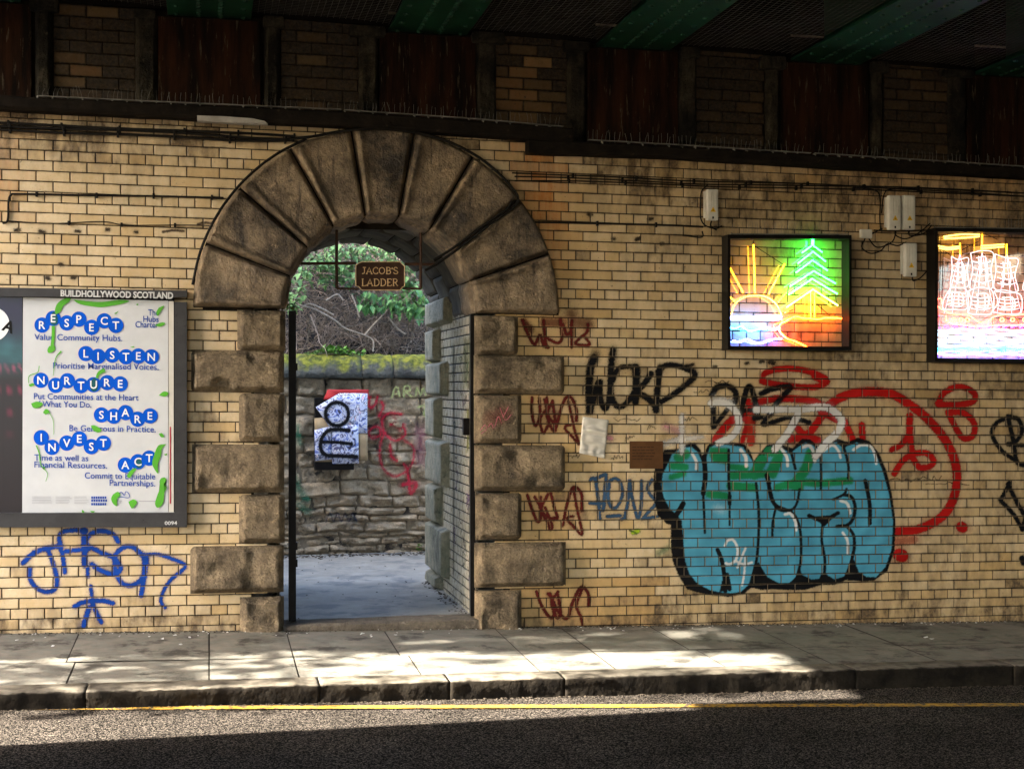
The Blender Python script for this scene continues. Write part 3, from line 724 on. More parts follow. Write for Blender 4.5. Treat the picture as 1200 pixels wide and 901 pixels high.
# ------------------------------------------------------------------ the bridge overhead
bridge = thing('girder_bridge', 'dark railway bridge of riveted green girders and netting spanning over the road', 'bridge', (2.6, 6.0, 4.8))
DY0 = -5.0
for i, gx in enumerate(GX):
    z = zg(gx); mb = MB()
    tilt = -0.03
    mb.box(gx - 0.325, gx + 0.325, DY0, YU - 0.02, z, z + 0.028, 0.004)
    mb.box(gx - 0.012, gx + 0.012, DY0, YU - 0.02, z + 0.028, z + 0.72)
    mb.box(gx - 0.11, gx - 0.012, DY0, YU - 0.02, z + 0.028, z + 0.044); mb.box(gx + 0.012, gx + 0.11, DY0, YU - 0.02, z + 0.028, z + 0.044)
    rows_ = (-0.26, -0.085, 0.085, 0.26)
    y = 7.4
    while y < YU - 0.06:
        for q, rx in enumerate(rows_):
            if q in (0, 3) and int(y / 0.085) % 3: continue
            vs = [(gx + rx, y, z - 0.014)]
            for r_, dz in ((0.016, -0.012), (0.024, 0.0)):
                vs += [(gx + rx + r_ * math.cos(t * math.pi / 3), y + r_ * math.sin(t * math.pi / 3), z + dz) for t in range(6)]
            fs = [(0, 1 + t, 1 + (t + 1) % 6) for t in range(6)] + [(1 + t, 7 + t, 7 + (t + 1) % 6, 1 + (t + 1) % 6) for t in range(6)]
            mb.add(vs, fs)
        y += 0.085
    mb.build('girder', M['green'], bridge)
for i, gx in enumerate(GX[:-1]):
    xa, xb = gx + 0.327, GX[i + 1] - 0.327; za = zg(gx) + 0.05; zb_ = zg(GX[i + 1]) + 0.05
    mb = MB(); n = 22
    for k in range(n + 1):
        x = xa + (xb - xa) * k / n; z = za + (zb_ - za) * k / n
        pts = [(x, y, z - 0.02 * math.sin((y - 7) * 2.0 + k * .1) * math.sin(math.pi * k / n)) for y in np.linspace(6.8, YU - 0.05, 10)]
        mb.tube(pts, 0.0016, 3)
    y = 6.8
    while y < YU - 0.05:
        mb.tube([(xa + (xb - xa) * q, y, za + (zb_ - za) * q - 0.02 * math.sin((y - 7) * 2.0 + q * 2.2) * math.sin(math.pi * q)) for q in np.linspace(0, 1, 7)], 0.0013, 3)
        y += 0.05
    mb.build('netting', M['net'], bridge)
mb = MB()
XB0, XB1 = -2.5, 15.0
mb.hexa([(XB0, DY0, zg(XB0) + 0.72), (XB1, DY0, zg(XB1) + 0.72), (XB1, D + 0.45, zg(XB1) + 0.72), (XB0, D + 0.45, zg(XB0) + 0.72)],
        [(XB0, DY0, zg(XB0) + 1.2), (XB1, DY0, zg(XB1) + 1.2), (XB1, D + 0.45, zg(XB1) + 1.2), (XB0, D + 0.45, zg(XB0) + 1.2)])
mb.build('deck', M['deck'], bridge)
mb = MB()
for (x, s_) in ((XB0, 1), (XB1, -1)):
    mb.box(x, x + 0.25 * s_ if s_ > 0 else x, DY0, D + 0.45, zg(x) - 0.1, zg(x) + 2.2) if s_ > 0 else mb.box(x - 0.25, x, DY0, D + 0.45, zg(x) - 0.1, zg(x) + 2.2)
mb.build('parapet', M['green'], bridge)
for x in (-2.2, 0.8):
    mb = MB(); mb.tube([(x, DY0 + 0.5, -0.3), (x, DY0 + 0.5, 0.1), (x, DY0 + 0.5, 0.12), (x, DY0 + 0.5, zg(x) - 0.3), (x, DY0 + 0.5, zg(x) - 0.28), (x, DY0 + 0.5, zg(x))], [0.3, 0.3, 0.17, 0.15, 0.28, 0.28], 14)
    mb.build('column', M['green'], bridge, smooth=False)
# ------------------------------------------------------------------ graffiti: paint films lying on the bricks
def catmull(pts, n=7):
    pts = [np.array(p, float) for p in pts]
    if len(pts) < 3: return np.array(pts)
    q = [2 * pts[0] - pts[1]] + pts + [2 * pts[-1] - pts[-2]]; out = []
    for i in range(1, len(q) - 2):
        p0, p1, p2, p3 = q[i - 1:i + 3]
        for k in range(n):
            t = k / n
            out.append(0.5 * ((2 * p1) + (-p0 + p2) * t + (2 * p0 - 5 * p1 + 4 * p2 - p3) * t * t + (-p0 + 3 * p1 - 3 * p2 + p3) * t ** 3))
    out.append(pts[-1]); return np.array(out)
def seg_dist(U, V, pts):
    d = np.full(U.shape, 1e9)
    for a, b in zip(pts[:-1], pts[1:]):
        ab = b - a; L = max(1e-9, ab @ ab)
        t = np.clip(((U - a[0]) * ab[0] + (V - a[1]) * ab[1]) / L, 0, 1)
        d = np.minimum(d, np.hypot(U - a[0] - t * ab[0], V - a[1] - t * ab[1]))
    return d
def in_poly(U, V, pts):
    ins = np.zeros(U.shape, bool); n = len(pts)
    for i in range(n):
        x1, y1 = pts[i]; x2, y2 = pts[(i + 1) % n]
        c = ((y1 > V) != (y2 > V)) & (U < (x2 - x1) * (V - y1) / (y2 - y1 + 1e-12) + x1); ins ^= c
    return ins
def paint(name, ops, label=None, y=D - 0.0022, res=0.0055, joints=True, parent=None, axis='wall', fade=1.0, y3=None, halo_on=True, remap=None):
    """ops in photo pixels: ('s', pts, radius, colour, softness, opacity) strokes or ('p', pts, colour, softness, opacity) fills"""
    allp = np.array([p for o in ops for p in o[1]]); rad = max([o[2] for o in ops if o[0] == 's'] + [1]) + 5
    u0, v0 = allp.min(0) - rad; u1, v1 = allp.max(0) + rad
    c = [P(u, v, y) for u in (u0, u1) for v in (v0, v1)]
    x0, x1, z0, z1 = min(p.x for p in c), max(p.x for p in c), min(p.z for p in c), max(p.z for p in c)
    nx, nz_ = int((x1 - x0) / res) + 1, int((z1 - z0) / res) + 1
    X, Z = np.meshgrid(np.linspace(x0, x1, nx + 1), np.linspace(z0, z1, nz_ + 1))
    U, V = proj(X, y, Z)
    # hand wobble and spray grain
    g = rng.normal(0, 1, X.shape)
    rgb = np.zeros(X.shape + (3,)); A = np.zeros(X.shape)
    halo = [('s', o[1], o[2] * 1.35 + .6, o[3], 3.5, .16 * (o[5] if len(o) > 5 else 1.0)) for o in ops if o[0] == 's' and o[2] >= 1.6] if halo_on else []
    for o in halo + list(ops):
        if o[0] == 's':
            pts = catmull(o[1]); r = o[2]; col, soft, op = o[3], (o[4] if len(o) > 4 else 0.8), (o[5] if len(o) > 5 else 1.0)
            d = seg_dist(U, V, pts) - r
        else:
            pts = np.array(o[1], float); col, soft, op = o[2], (o[3] if len(o) > 3 else 0.7), (o[4] if len(o) > 4 else 1.0)
            if len(o) > 5 and o[5]: pts = catmull(list(o[1]) + [o[1][0]])[:-1]
            d = seg_dist(U, V, np.vstack([pts, pts[:1]])); d = np.where(in_poly(U, V, pts), -d, d)
        a = np.clip(0.5 - (d + 0.35 * soft * g) / (2 * soft), 0, 1)
        a = a * a * (3 - 2 * a) * op
        na = a + A * (1 - a)
        w = np.where(na > 1e-6, a / np.maximum(na, 1e-6), 1.0)
        first = (A < 1e-4)
        rgb = rgb * (1 - w[..., None]) + np.array(col) * w[..., None]
        rgb[first & (a <= 1e-4)] = col
        A = na
    wv_ = np.sin(X * 9.1 + 3 * np.sin(Z * 5.3)) * np.sin(Z * 11.7 + 2.5 * np.sin(X * 6.1)); rgb = rgb * (1 + .17 * wv_[..., None]); A = A * fade
    if joints: A = A * (0.12 + 0.88 * joint_mask(X, Z))
    amax = np.maximum(np.maximum(A[:-1, :-1], A[1:, :-1]), np.maximum(A[:-1, 1:], A[1:, 1:]))
    J, I = np.nonzero(amax > 0.015)
    W_ = nx + 1
    quads = np.stack([J * W_ + I, J * W_ + I + 1, (J + 1) * W_ + I + 1, (J + 1) * W_ + I], 1)
    used, inv = np.unique(quads.ravel(), return_inverse=True)
    quads = inv.reshape(-1, 4)
    Yv = np.full(X.shape, y)
    if y3 is not None: Yv = y3(X, Z)
    co = np.stack([X.ravel(), Yv.ravel(), Z.ravel()], 1)[used]
    if remap is not None: co = remap(co)
    colr = np.concatenate([rgb.reshape(-1, 3), A.reshape(-1, 1)], 1)[used]
    me = bpy.data.meshes.new(name); nv, nq = len(co), len(quads)
    me.vertices.add(nv); me.vertices.foreach_set('co', co.astype(np.float32).ravel())
    me.loops.add(nq * 4); me.loops.foreach_set('vertex_index', quads.astype(np.int32).ravel())
    me.polygons.add(nq); me.polygons.foreach_set('loop_start', np.arange(0, nq * 4, 4, dtype=np.int32))
    try: me.polygons.foreach_set('loop_total', np.full(nq, 4, dtype=np.int32))
    except Exception: pass
    me.update(calc_edges=True)
    ca = me.color_attributes.new('Col', 'FLOAT_COLOR', 'POINT'); ca.data.foreach_set('color', colr.astype(np.float32).ravel())
    me.materials.append(M['paint'])
    ob = bpy.data.objects.new(name, me); COL.objects.link(ob); parent_to(ob, parent or wall)
    if label: ob['label'] = label
    return ob
def cv(ox, oy, s, pts): return [(ox + x / s, oy + y / s) for x, y in pts]
BLK, RED, DRED, BLU, SLT, CYAN, GRN, WHT = (0.006, 0.006, 0.007), (0.36, 0.008, 0.006), (0.10, 0.013, 0.010), (0.006, 0.04, 0.24), (0.035, 0.075, 0.13), (0.075, 0.30, 0.42), (0.012, 0.20, 0.075), (0.70, 0.68, 0.64)

# black WCKD
c5 = lambda *p: cv(600, 350, 5.006, p); c1 = lambda *p: cv(740, 410, 6.433, p); c2 = lambda *p: cv(900, 400, 6.433, p)
c3 = lambda *p: cv(760, 540, 5.3, p); c4 = lambda *p: cv(900, 500, 4.506, p); c6 = lambda *p: cv(600, 540, 4.505, p); c7 = lambda *p: cv(1030, 420, 3.606, p)
paint('graffiti', [
    ('s', c5((482, 350), (462, 400), (452, 520), (456, 660)), 4.6, BLK, 1.5), ('s', c5((456, 660), (480, 590), (502, 500), (518, 490)), 3.4, BLK, 1.0),
    ('s', c5((515, 490), (520, 590), (545, 645), (568, 600), (577, 500), (580, 400)), 3.4, BLK, 1.0), ('s', c5((592, 300), (580, 420), (582, 560), (610, 625), (650, 630), (690, 590), (716, 550)), 3.4, BLK, 1.2),
    ('s', c5((590, 480), (620, 415), (670, 398), (720, 405), (730, 410)), 3.0, BLK, 1.2), ('s', c5((728, 408), (728, 500), (724, 605)), 4.3, BLK, 1.1),
    ('s', c5((815, 440), (775, 500), (735, 545), (790, 580), (835, 625), (845, 655)), 3.8, BLK, 1.1), ('s', c5((868, 405), (856, 500), (850, 560), (842, 650)), 3.8, BLK, 1.1),
    ('s', c1((200, 165), (260, 118), (340, 120), (420, 145), (480, 185), (430, 245), (330, 325), (225, 390)), 3.4, BLK, 1.2),
    ('s', c5((600, 300), (590, 380)), 4.5, BLK, 5, 0.35), ('s', c5((490, 330), (480, 360)), 5, BLK, 4, 0.5), ('s', c1((30, 130), (40, 200)), 4.4, BLK, 1.5)],
    'black spray tag reading WCKD beside the archway')
# dark red tags along the jamb
paint('graffiti', [('s', c5((60, 125), (85, 190), (128, 268), (150, 240), (165, 215), (185, 272), (205, 285)), 1.9, DRED), ('s', c5((185, 130), (190, 200), (200, 270), (212, 285)), 2.0, DRED),
    ('s', c5((210, 235), (265, 260), (292, 235), (285, 160), (285, 115)), 1.8, DRED), ('s', c5((300, 150), (320, 210), (345, 200), (350, 285)), 1.7, DRED), ('s', c5((345, 200), (350, 130)), 1.8, DRED),
    ('s', c5((445, 150), (440, 195), (405, 225), (372, 265), (455, 268), (418, 215)), 1.7, DRED), ('s', c5((70, 130), (110, 180)), 3.5, DRED, 2.5, .7), ('s', c5((190, 140), (285, 140)), 5, DRED, 3, .55), ('s', c5((350, 95), (360, 130), (440, 150)), 6, DRED, 5, .5)],
    'dark red scribbled tag with overspray under the arch springing')
paint('graffiti', [('s', c5((118, 580), (116, 660), (132, 740), (150, 730), (164, 680), (160, 585)), 1.8, DRED), ('s', c5((205, 580), (205, 640), (165, 700), (172, 760), (185, 788), (210, 745)), 1.7, DRED),
    ('s', c5((238, 600), (205, 680), (235, 765), (256, 765), (248, 680), (238, 600)), 1.8, DRED), ('s', c5((262, 745), (290, 640), (318, 580), (350, 585), (378, 650), (378, 715)), 1.8, DRED),
    ('s', c5((330, 600), (350, 690), (372, 790), (394, 852), (345, 800), (312, 765), (318, 745), (342, 740)), 1.6, DRED), ('s', c5((190, 590), (215, 690), (255, 740)), 1.7, DRED)], 'dark red scribbled tag level with the middle quoins')
paint('graffiti', [('s', c6((82, 180), (105, 255), (135, 320), (152, 290), (150, 190)), 1.8, DRED), ('s', c6((190, 175), (155, 255), (190, 330), (200, 362), (212, 340), (175, 245)), 1.7, DRED),
    ('s', c6((205, 170), (228, 260), (240, 300), (220, 300)), 1.8, DRED), ('s', c6((268, 340), (290, 230), (322, 140), (365, 170), (368, 262)), 1.8, DRED),
    ('s', c6((325, 150), (345, 260), (370, 385), (330, 350), (292, 310), (300, 295), (322, 292)), 1.6, DRED), ('s', c6((120, 190), (170, 280), (220, 310)), 1.7, DRED)], 'dark red scribbled tag beside the blue lettering')
paint('graffiti', [('s', c6((130, 690), (155, 760), (200, 825), (225, 800), (205, 720), (190, 700)), 1.9, DRED), ('s', c6((242, 690), (210, 745), (235, 825), (256, 800), (240, 700)), 1.8, DRED),
    ('s', c6((200, 700), (240, 790), (290, 830), (318, 750), (365, 665), (402, 700), (404, 765)), 1.9, DRED), ('s', c6((372, 672), (340, 760), (362, 820), (374, 868)), 1.7, DRED)], 'dark red scribbled tag at the foot of the wall')
# slate blue FONS
paint('graffiti', [('s', c6((440, 95), (455, 200), (464, 305)), 2.0, SLT), ('s', c6((410, 222), (470, 225)), 2.0, SLT), ('s', c6((412, 105), (425, 90), (450, 110)), 2.0, SLT), ('s', c6((440, 95), (490, 72), (497, 80), (490, 150), (485, 230), (480, 260)), 2.1, SLT),
    ('s', c6((510, 110), (545, 92), (575, 120), (582, 180), (555, 240), (525, 245), (508, 200), (512, 120)), 2.0, SLT), ('s', c6((620, 105), (612, 210), (595, 300)), 2.1, SLT), ('s', c6((620, 105), (640, 220), (665, 300), (682, 230), (684, 105)), 2.0, SLT),
    ('s', c6((740, 100), (715, 140), (735, 185), (765, 215), (720, 270), (690, 305)), 2.0, SLT), ('s', c6((502, 292), (570, 288)), 2.1, SLT), ('s', c6((575, 310), (600, 300)), 1.8, SLT), ('s', c6((690, 305), (770, 292)), 1.8, SLT)],
    'slate blue tag of loose letters beside the blue bubble lettering')
# blue tag on the left
cj = lambda *p: cv(0, 610, 5.217, p)
B2 = (0.006, 0.045, 0.26)
paint('graffiti', [('s', cj((140, 258), (210, 195), (300, 165), (372, 155)), 2.9, B2, 1.2), ('s', cj((290, 170), (320, 250), (345, 340), (340, 410), (290, 435), (230, 415), (185, 360), (182, 290)), 2.7, B2, 1.2),
    ('s', cj((395, 315), (385, 230), (362, 110), (385, 68), (450, 58), (525, 60)), 2.7, B2, 1.2), ('s', cj((515, 58), (515, 170), (518, 270)), 3.6, B2, 1.2), ('s', cj((535, 280), (535, 340)), 2.3, B2, 1.0), ('s', cj((400, 188), (460, 180), (540, 175)), 2.4, B2, 1.1),
    ('s', cj((722, 128), (690, 82), (620, 62), (550, 85), (525, 140), (600, 185), (690, 225), (738, 285), (700, 325), (620, 305), (560, 265)), 2.8, B2, 1.2),
    ('s', cj((860, 200), (810, 160), (750, 165), (705, 215), (705, 300), (740, 375), (800, 395), (860, 360), (890, 290), (895, 220)), 2.8, B2, 1.2), ('s', cj((880, 215), (882, 330), (862, 455)), 2.9, B2, 1.2),
    ('s', cj((860, 210), (960, 205), (1060, 235), (1130, 270), (1110, 305), (1040, 365), (990, 450), (985, 500), (1010, 530)), 2.2, B2, 1.1),
    ('s', cj((555, 400), (560, 450), (568, 510)), 2.3, B2, 1.2), ('s', cj((455, 525), (500, 500), (560, 490), (640, 490), (690, 505)), 2.8, B2, 1.2), ('s', cj((545, 530), (510, 640)), 3.2, B2, 1.2), ('s', cj((565, 510), (595, 570), (618, 620)), 2.7, B2, 1.2)],
    'bright blue tag reading JASON with an arrow below the poster frame')
# big red tag
RL = (0.42, 0.03, 0.015)
paint('graffiti', [('s', [(893, 446), (896, 438), (910, 433), (930, 432), (950, 436), (966, 443), (968, 448), (955, 453.5), (932, 453), (908, 450), (893, 447)], 3.6, RED, .9), ('s', [(955, 441), (968, 447)], 4.5, RED, 1),
    ('s', [(872, 490), (882, 476), (900, 468.5), (924, 467), (952, 470), (971, 478.5)], 4.2, RED, 1.0), ('s', [(966, 479), (985, 466), (1009, 459.5), (1040, 460.5), (1060, 470), (1085, 489), (1108, 516), (1120, 545), (1120, 575), (1107, 602), (1080, 618.5), (1052, 623)], 5.2, RED, 1.1),
    ('s', [(866, 486), (852, 498), (838, 516)], 4.8, RED, 1.2), ('s', [(877, 470), (876, 495), (869, 519)], 3.2, RED, 1.0), ('s', [(881, 488), (880, 518)], 5, RL, 1.4, .8),
    ('s', [(970, 478), (952, 503), (940, 515)], 4.4, RED, 1.0), ('s', [(926, 514), (945, 512), (958, 516)], 4.6, RED, 1.0), ('s', [(929, 496), (946, 514)], 4.0, RED, 1.0), ('s', [(962, 482), (984, 494)], 4, RED, 1.0), ('s', [(989, 493), (1000, 516)], 4.0, RED, 1), ('s', [(1010, 498), (1011, 516)], 3.8, RED, 1),
    ('s', [(1066, 487), (1066, 508), (1069, 535)], 4.0, RED, 1), ('s', [(1066, 508), (1056, 521), (1045, 527)], 3.4, RED, 1), ('s', [(1048, 555), (1057, 541), (1070, 532), (1086, 531), (1094, 540), (1088, 547), (1077, 547), (1070, 537)], 3.6, RED, 1),
    ('s', [(1099, 473), (1107, 460), (1124, 453), (1141, 460), (1141, 470), (1125, 474), (1100, 474)], 3.6, RED, 1), ('s', [(1111, 483), (1121, 503), (1130, 514), (1141, 509), (1141, 495), (1129, 484), (1113, 483)], 3.6, RED, 1),
    ('s', [(1126.5, 617), (1128, 618)], 6.2, RED, .8), ('s', [(1054, 650), (1057, 651)], 7.5, RED, .9), ('s', [(1052, 634), (1072, 632)], 4, RL, 2.5, .45)], 'large looping red tag behind the blue bubble lettering', y=D - 0.0019)
# black DAZ
paint('graffiti', [('s', [(834, 463), (840, 454), (853, 452.5), (862, 460), (861, 471)], 3.4, BLK, 1.1), ('s', [(836, 478), (836, 500)], 3.2, BLK, 1.0), ('s', [(837, 500), (849, 484), (856, 476)], 2.6, BLK, 1.0), ('s', [(868, 486), (871, 470), (876, 454.5), (881, 456), (888, 484)], 3.2, BLK, 1.0), ('s', [(871, 481), (886, 480)], 2.4, BLK, 1),
    ('s', [(892, 461), (906, 455.5), (926, 453.5), (912, 470), (902, 486)], 3.2, BLK, 1.2), ('s', [(904, 482), (894, 497), (908, 494), (926, 489), (948, 495)], 2.8, BLK, 1.0), ('s', [(884, 490), (892, 489)], 3, BLK, 1.0)], 'black tag reading DAZ above the blue bubble lettering', y=D - 0.0026)
# the bubble lettering
OUT = [(797, 526), (779, 527), (771, 539), (767, 550), (766, 566), (766, 584), (771, 604), (781, 613.6), (786, 615), (786, 634), (788, 657), (796, 676), (805, 690), (818, 694), (835, 697.5), (854, 699), (871, 696), (881, 688), (892, 691), (906, 690), (922, 691), (944, 691), (962, 685), (978, 685), (995, 678), (1011, 681), (1024, 680), (1040, 669), (1048, 644), (1049.5, 611), (1045, 578), (1038.5, 551), (1030, 531), (1019, 517), (1006, 513), (993, 518), (985, 515), (977, 512.5), (966, 517), (958, 523), (950, 515), (940, 514), (929, 525), (920, 522.5), (911, 520), (899, 521), (889, 532), (883, 541), (880, 530), (873, 521), (861, 518.5), (839, 516.5), (830, 521), (825, 531), (823, 536), (821, 527), (815, 520), (807, 518)]
FILL = [(782, 545), (777, 555), (775, 568), (778, 583), (785, 596), (792, 602), (799, 610), (801, 634), (803, 657), (808, 672), (817, 683), (832, 691), (847, 694), (857, 695), (868, 693), (877, 685), (884, 662), (890, 661), (899.6, 676), (913, 683), (924.4, 683), (933, 675), (936.6, 662), (940, 673), (951, 678.6), (962, 677.5), (965.5, 668.6), (969, 673), (978, 678.6), (989, 675), (995.4, 660), (1001, 655), (1006.5, 670), (1015.4, 675.5), (1026.5, 676), (1037.6, 664), (1045, 642), (1046.5, 611), (1042, 580), (1034, 551), (1026.5, 533), (1015.4, 521), (1004, 518.5), (993, 523), (988, 525), (980, 518.5), (969, 521), (960, 529), (953, 522), (944, 518.5), (935, 524), (926.6, 531), (913, 524), (904, 527), (893, 536), (884.6, 545), (877.6, 534), (870.6, 524), (858, 522), (839.5, 520), (831.7, 525), (828, 536), (825, 546), (822, 540), (817.7, 530), (810, 523.5), (799, 525), (788, 532)]
ops = [('p', OUT, BLK, .9), ('p', FILL, CYAN, .8)]
K = lambda pts, r: ops.append(('s', pts, r, BLK, .6))
ops += [('s', [(795, 536), (803, 532)], 6, GRN, 1.5), ('s', [(788, 546), (803, 547)], 4.4, GRN, 1.5), ('s', [(787, 559), (801, 555)], 3.6, GRN, 1.5), ('p', [(832, 524), (853, 525), (854, 545), (836, 541), (831, 533)], GRN, 1.2), ('s', [(857, 547), (874, 548.5)], 3.6, GRN, 1.2), ('s', [(858, 557), (896, 555)], 5, GRN, 1.3), ('s', [(893, 539), (884, 556)], 6.5, GRN, 1.3), ('s', [(912, 540), (906, 556)], 5, GRN, 1.3), ('s', [(856, 569), (884, 571)], 5, GRN, 1.4), ('s', [(831, 579), (850, 581)], 4.4, GRN, 1.4), ('s', [(901, 529), (912, 533), (904, 553)], 6, GRN, 1.3), ('s', [(950, 531), (944, 549), (932, 566)], 6, GRN, 1.3), ('s', [(911, 571), (934, 565), (962, 566), (996, 563)], 4.6, GRN, 1.4), ('s', [(922, 568), (938, 571)], 4.4, GRN, 1.3), ('s', [(840, 596), (846, 597)], 4, WHT, 4, .25)]
K([(825, 535), (826.5, 559), (824, 578)], 3.0); K([(824, 578), (825, 597), (826, 624)], 1.5); K([(854, 527), (854, 559), (855, 583)], 1.7); K([(855, 581), (855, 590)], 2.4); K([(855, 590), (855, 615)], 1.3)
K([(886, 566), (889, 597), (889, 625), (887, 653), (883, 672)], 1.7); K([(899.6, 559), (903, 580), (909, 592), (921, 597.5)], 2.4); K([(909, 595), (905.5, 612), (905, 629)], 1.5); K([(898.5, 557), (901, 566)], 2.8)
K([(900, 562), (907, 589), (914, 597.5), (927, 597.5), (934, 589), (937, 573)], 1.6); K([(926, 598), (933, 606.5), (938, 624), (938.5, 655), (934, 676)], 1.7); K([(841, 644), (846, 657), (849, 676), (850, 692)], 2.6); K([(852, 673), (855, 690)], 2.6)
K([(800.6, 590), (796, 598), (790, 607)], 3.2); K([(948, 604), (964, 609.5), (982, 601)], 2.4); ops.append(('p', [(952, 605), (966, 617), (980, 603)], BLK, .6)); K([(964, 614), (963, 633), (966.6, 655), (966, 675)], 1.7)
K([(976.6, 585), (989, 579), (992, 573)], 1.6); K([(989, 579.5), (997.6, 582), (1002, 593), (1000, 606.5), (993, 615), (981, 616.5)], 2.1); K([(993, 617), (1000, 626.5), (1001, 642), (996, 664)], 2.0); K([(1014, 563), (1019, 589), (1019.4, 613)], 2.4)
K([(988, 521), (994, 544), (994, 560)], 1.7); K([(960, 527), (962, 544), (962, 573)], 1.5); K([(927, 529), (932, 549)], 1.8)
ops += [('p', [(883, 664), (889, 658), (897, 676), (912, 685), (900, 690), (878, 688)], BLK, .7), ('p', [(936, 672), (946, 681), (926, 686)], BLK, .7), ('p', [(962, 672), (972, 679), (958, 684)], BLK, .7), ('p', [(1000, 660), (1005, 672), (1018, 680), (993, 680)], BLK, .7), ('p', [(846, 680), (858, 690), (843, 694)], BLK, .7)]
H_ = lambda pts, r: ops.append(('s', pts, r, WHT, .6, .92))
H_([(811, 531), (816, 541), (816, 549)], 1.7); H_([(868, 527), (873.7, 535), (874.5, 546)], 1.9); H_([(915.5, 525.5), (922, 535.5), (923, 545.5)], 1.7); H_([(941, 524), (948, 522), (953, 529), (955, 541)], 1.8); H_([(964, 529), (975.5, 521.5), (983, 529), (985, 536)], 1.5); H_([(1000, 527), (1009, 521.5), (1020, 523), (1025.4, 533), (1027, 543)], 1.6)
H_([(985.4, 586.6), (993, 590), (996.5, 601)], 1.6); H_([(987.7, 624), (993, 633), (993.6, 648)], 1.5); H_([(920, 602.5), (926.6, 602), (932, 611), (933, 621)], 1.6)
H_(c3((475, 525), (490, 495), (525, 490), (552, 540), (545, 610), (505, 640), (480, 635)), 1.4); H_(c3((603, 540), (578, 600), (552, 660)), 1.3); H_(c3((540, 620), (590, 640), (642, 630)), 1.3); H_(c3((600, 600), (595, 690), (582, 770)), 1.2)
paint('graffiti', ops, 'large sky blue bubble letters outlined in black with green and white touches', y=D - 0.0032, res=0.0045, halo_on=False)
# white strokes over it
paint('graffiti', [('s', [(799, 487), (799, 510), (799, 530)], 3.0, WHT, 2.2, .75), ('s', [(777, 520), (797, 515), (822, 512)], 3.0, WHT, 3, .55), ('s', [(833, 473), (847, 472), (860, 479), (866, 496), (858, 511), (842, 519)], 3.8, WHT, 1.2, .92),
    ('s', [(886, 480), (926, 479.5), (936, 481), (924, 506), (908, 526)], 4.0, WHT, 1.2, .92), ('s', [(942, 479), (967, 477), (981, 485), (986, 493), (981, 507), (967, 520), (956, 534)], 4.1, WHT, 1.2, .92), ('s', [(838, 467), (855, 470)], 4, WHT, 3, .4)], 'white brush strokes shaped like sevens over the lettering', y=D - 0.0042)
# black tags at the right edge
paint('graffiti', [('s', c7((545, 245), (570, 360), (585, 440), (640, 452)), 2.7, BLK, .9), ('s', c7((560, 248), (500, 270), (478, 320), (520, 390), (580, 432)), 2.6, BLK, .9), ('s', c7((555, 246), (592, 260), (604, 310), (575, 355), (548, 362), (660, 370)), 2.6, BLK, .9)], 'black looping letter below the ship sign')
paint('graffiti', [('s', c7((515, 596), (545, 540), (552, 525)), 2.5, BLK, .9), ('s', c7((512, 597), (570, 660), (606, 722)), 2.6, BLK, .9), ('s', c7((545, 530), (590, 620), (640, 700)), 2.6, BLK, .9), ('s', c7((640, 590), (605, 720)), 2.4, BLK, .9), ('s', c7((606, 845), (612, 860)), 4, BLK, .9)], 'black angular tag low at the end of the wall')
# small marker scrawls and smudges
sm = []
for (u, v, w) in ((735, 491, 15), (808, 491, 9), (841, 447, 14), (822, 458, 9), (764, 501, 5), (738, 513, 5), (723, 536, 7), (672, 534, 7), (1064, 563, 20), (1110, 566, 25), (1090, 560, 14)):
    p = [(u - w + 2 * w * i / 9 + random.uniform(-1, 1), v + random.uniform(-2.6, 2.6)) for i in range(10)]; sm.append(('s', p, 0.45, (0.05, 0.04, 0.035), .4, .8))
for (u, v) in ((20, 270), (49, 271), (91, 271), (127, 269), (160, 272), (72, 310), (55, 325), (87, 325), (692, 251), (762, 257), (720, 280), (748, 281), (777, 286), (838, 430), (893, 424), (904, 424), (876, 426), (806, 429), (812, 428)):
    sm.append(('s', [(u - 2, v), (u + random.uniform(0, 3), v + random.uniform(-2, 2))], random.uniform(1.6, 3.0), (0.04, 0.03, 0.022), 1.2, .85))
for (u, v, w) in ((203, 271, 12), (240, 262, 8)): sm.append(('s', [(u - w, v + 1), (u, v - 1), (u + w, v)], 1.4, (0.05, 0.03, 0.02), .8, .8))
paint('graffiti', sm, 'small black marker scrawls and smudges scattered over the bricks', y=D - 0.0016)
paint('graffiti', [('s', [(742, 624), (748, 622)], 2.4, (0.35, 0.5, 0.02), 1, .9), ('s', [(738, 621), (746, 625)], 1.2, (0.05, 0.1, 0.02), .8, .9), ('s', [(780, 500), (795, 505)], 4, (0.6, 0.25, 0.3), 3, .4), ('s', [(712, 512), (716, 514)], 3, (0.6, 0.25, 0.3), 2, .5), ('s', [(772, 648), (785, 640)], 2.5, (0.25, 0.5, 0.25), 2.5, .35)], 'faint flecks of green and pink paint')
# on the stones
paint('graffiti', [('s', [(563, 504), (568, 498), (570, 503), (564, 508)], .6, (0.5, 0.2, 0.22), .4, .9), ('s', [(572, 500), (576, 496), (578, 502)], .6, (0.5, 0.2, 0.22), .4, .9), ('s', [(580, 500), (584, 488), (588, 497)], .6, (0.5, 0.2, 0.22), .4, .9), ('s', [(586, 478), (592, 492), (599, 486)], .6, (0.5, 0.2, 0.22), .4, .9), ('s', [(590, 488), (596, 476)], .6, (0.5, 0.2, 0.22), .4, .8), ('s', [(575, 492), (590, 485)], 8, (0.22, 0.06, 0.05), 5, .35)],
      'pink scratched letters on a quoin stone', y=D - 0.098, joints=False)

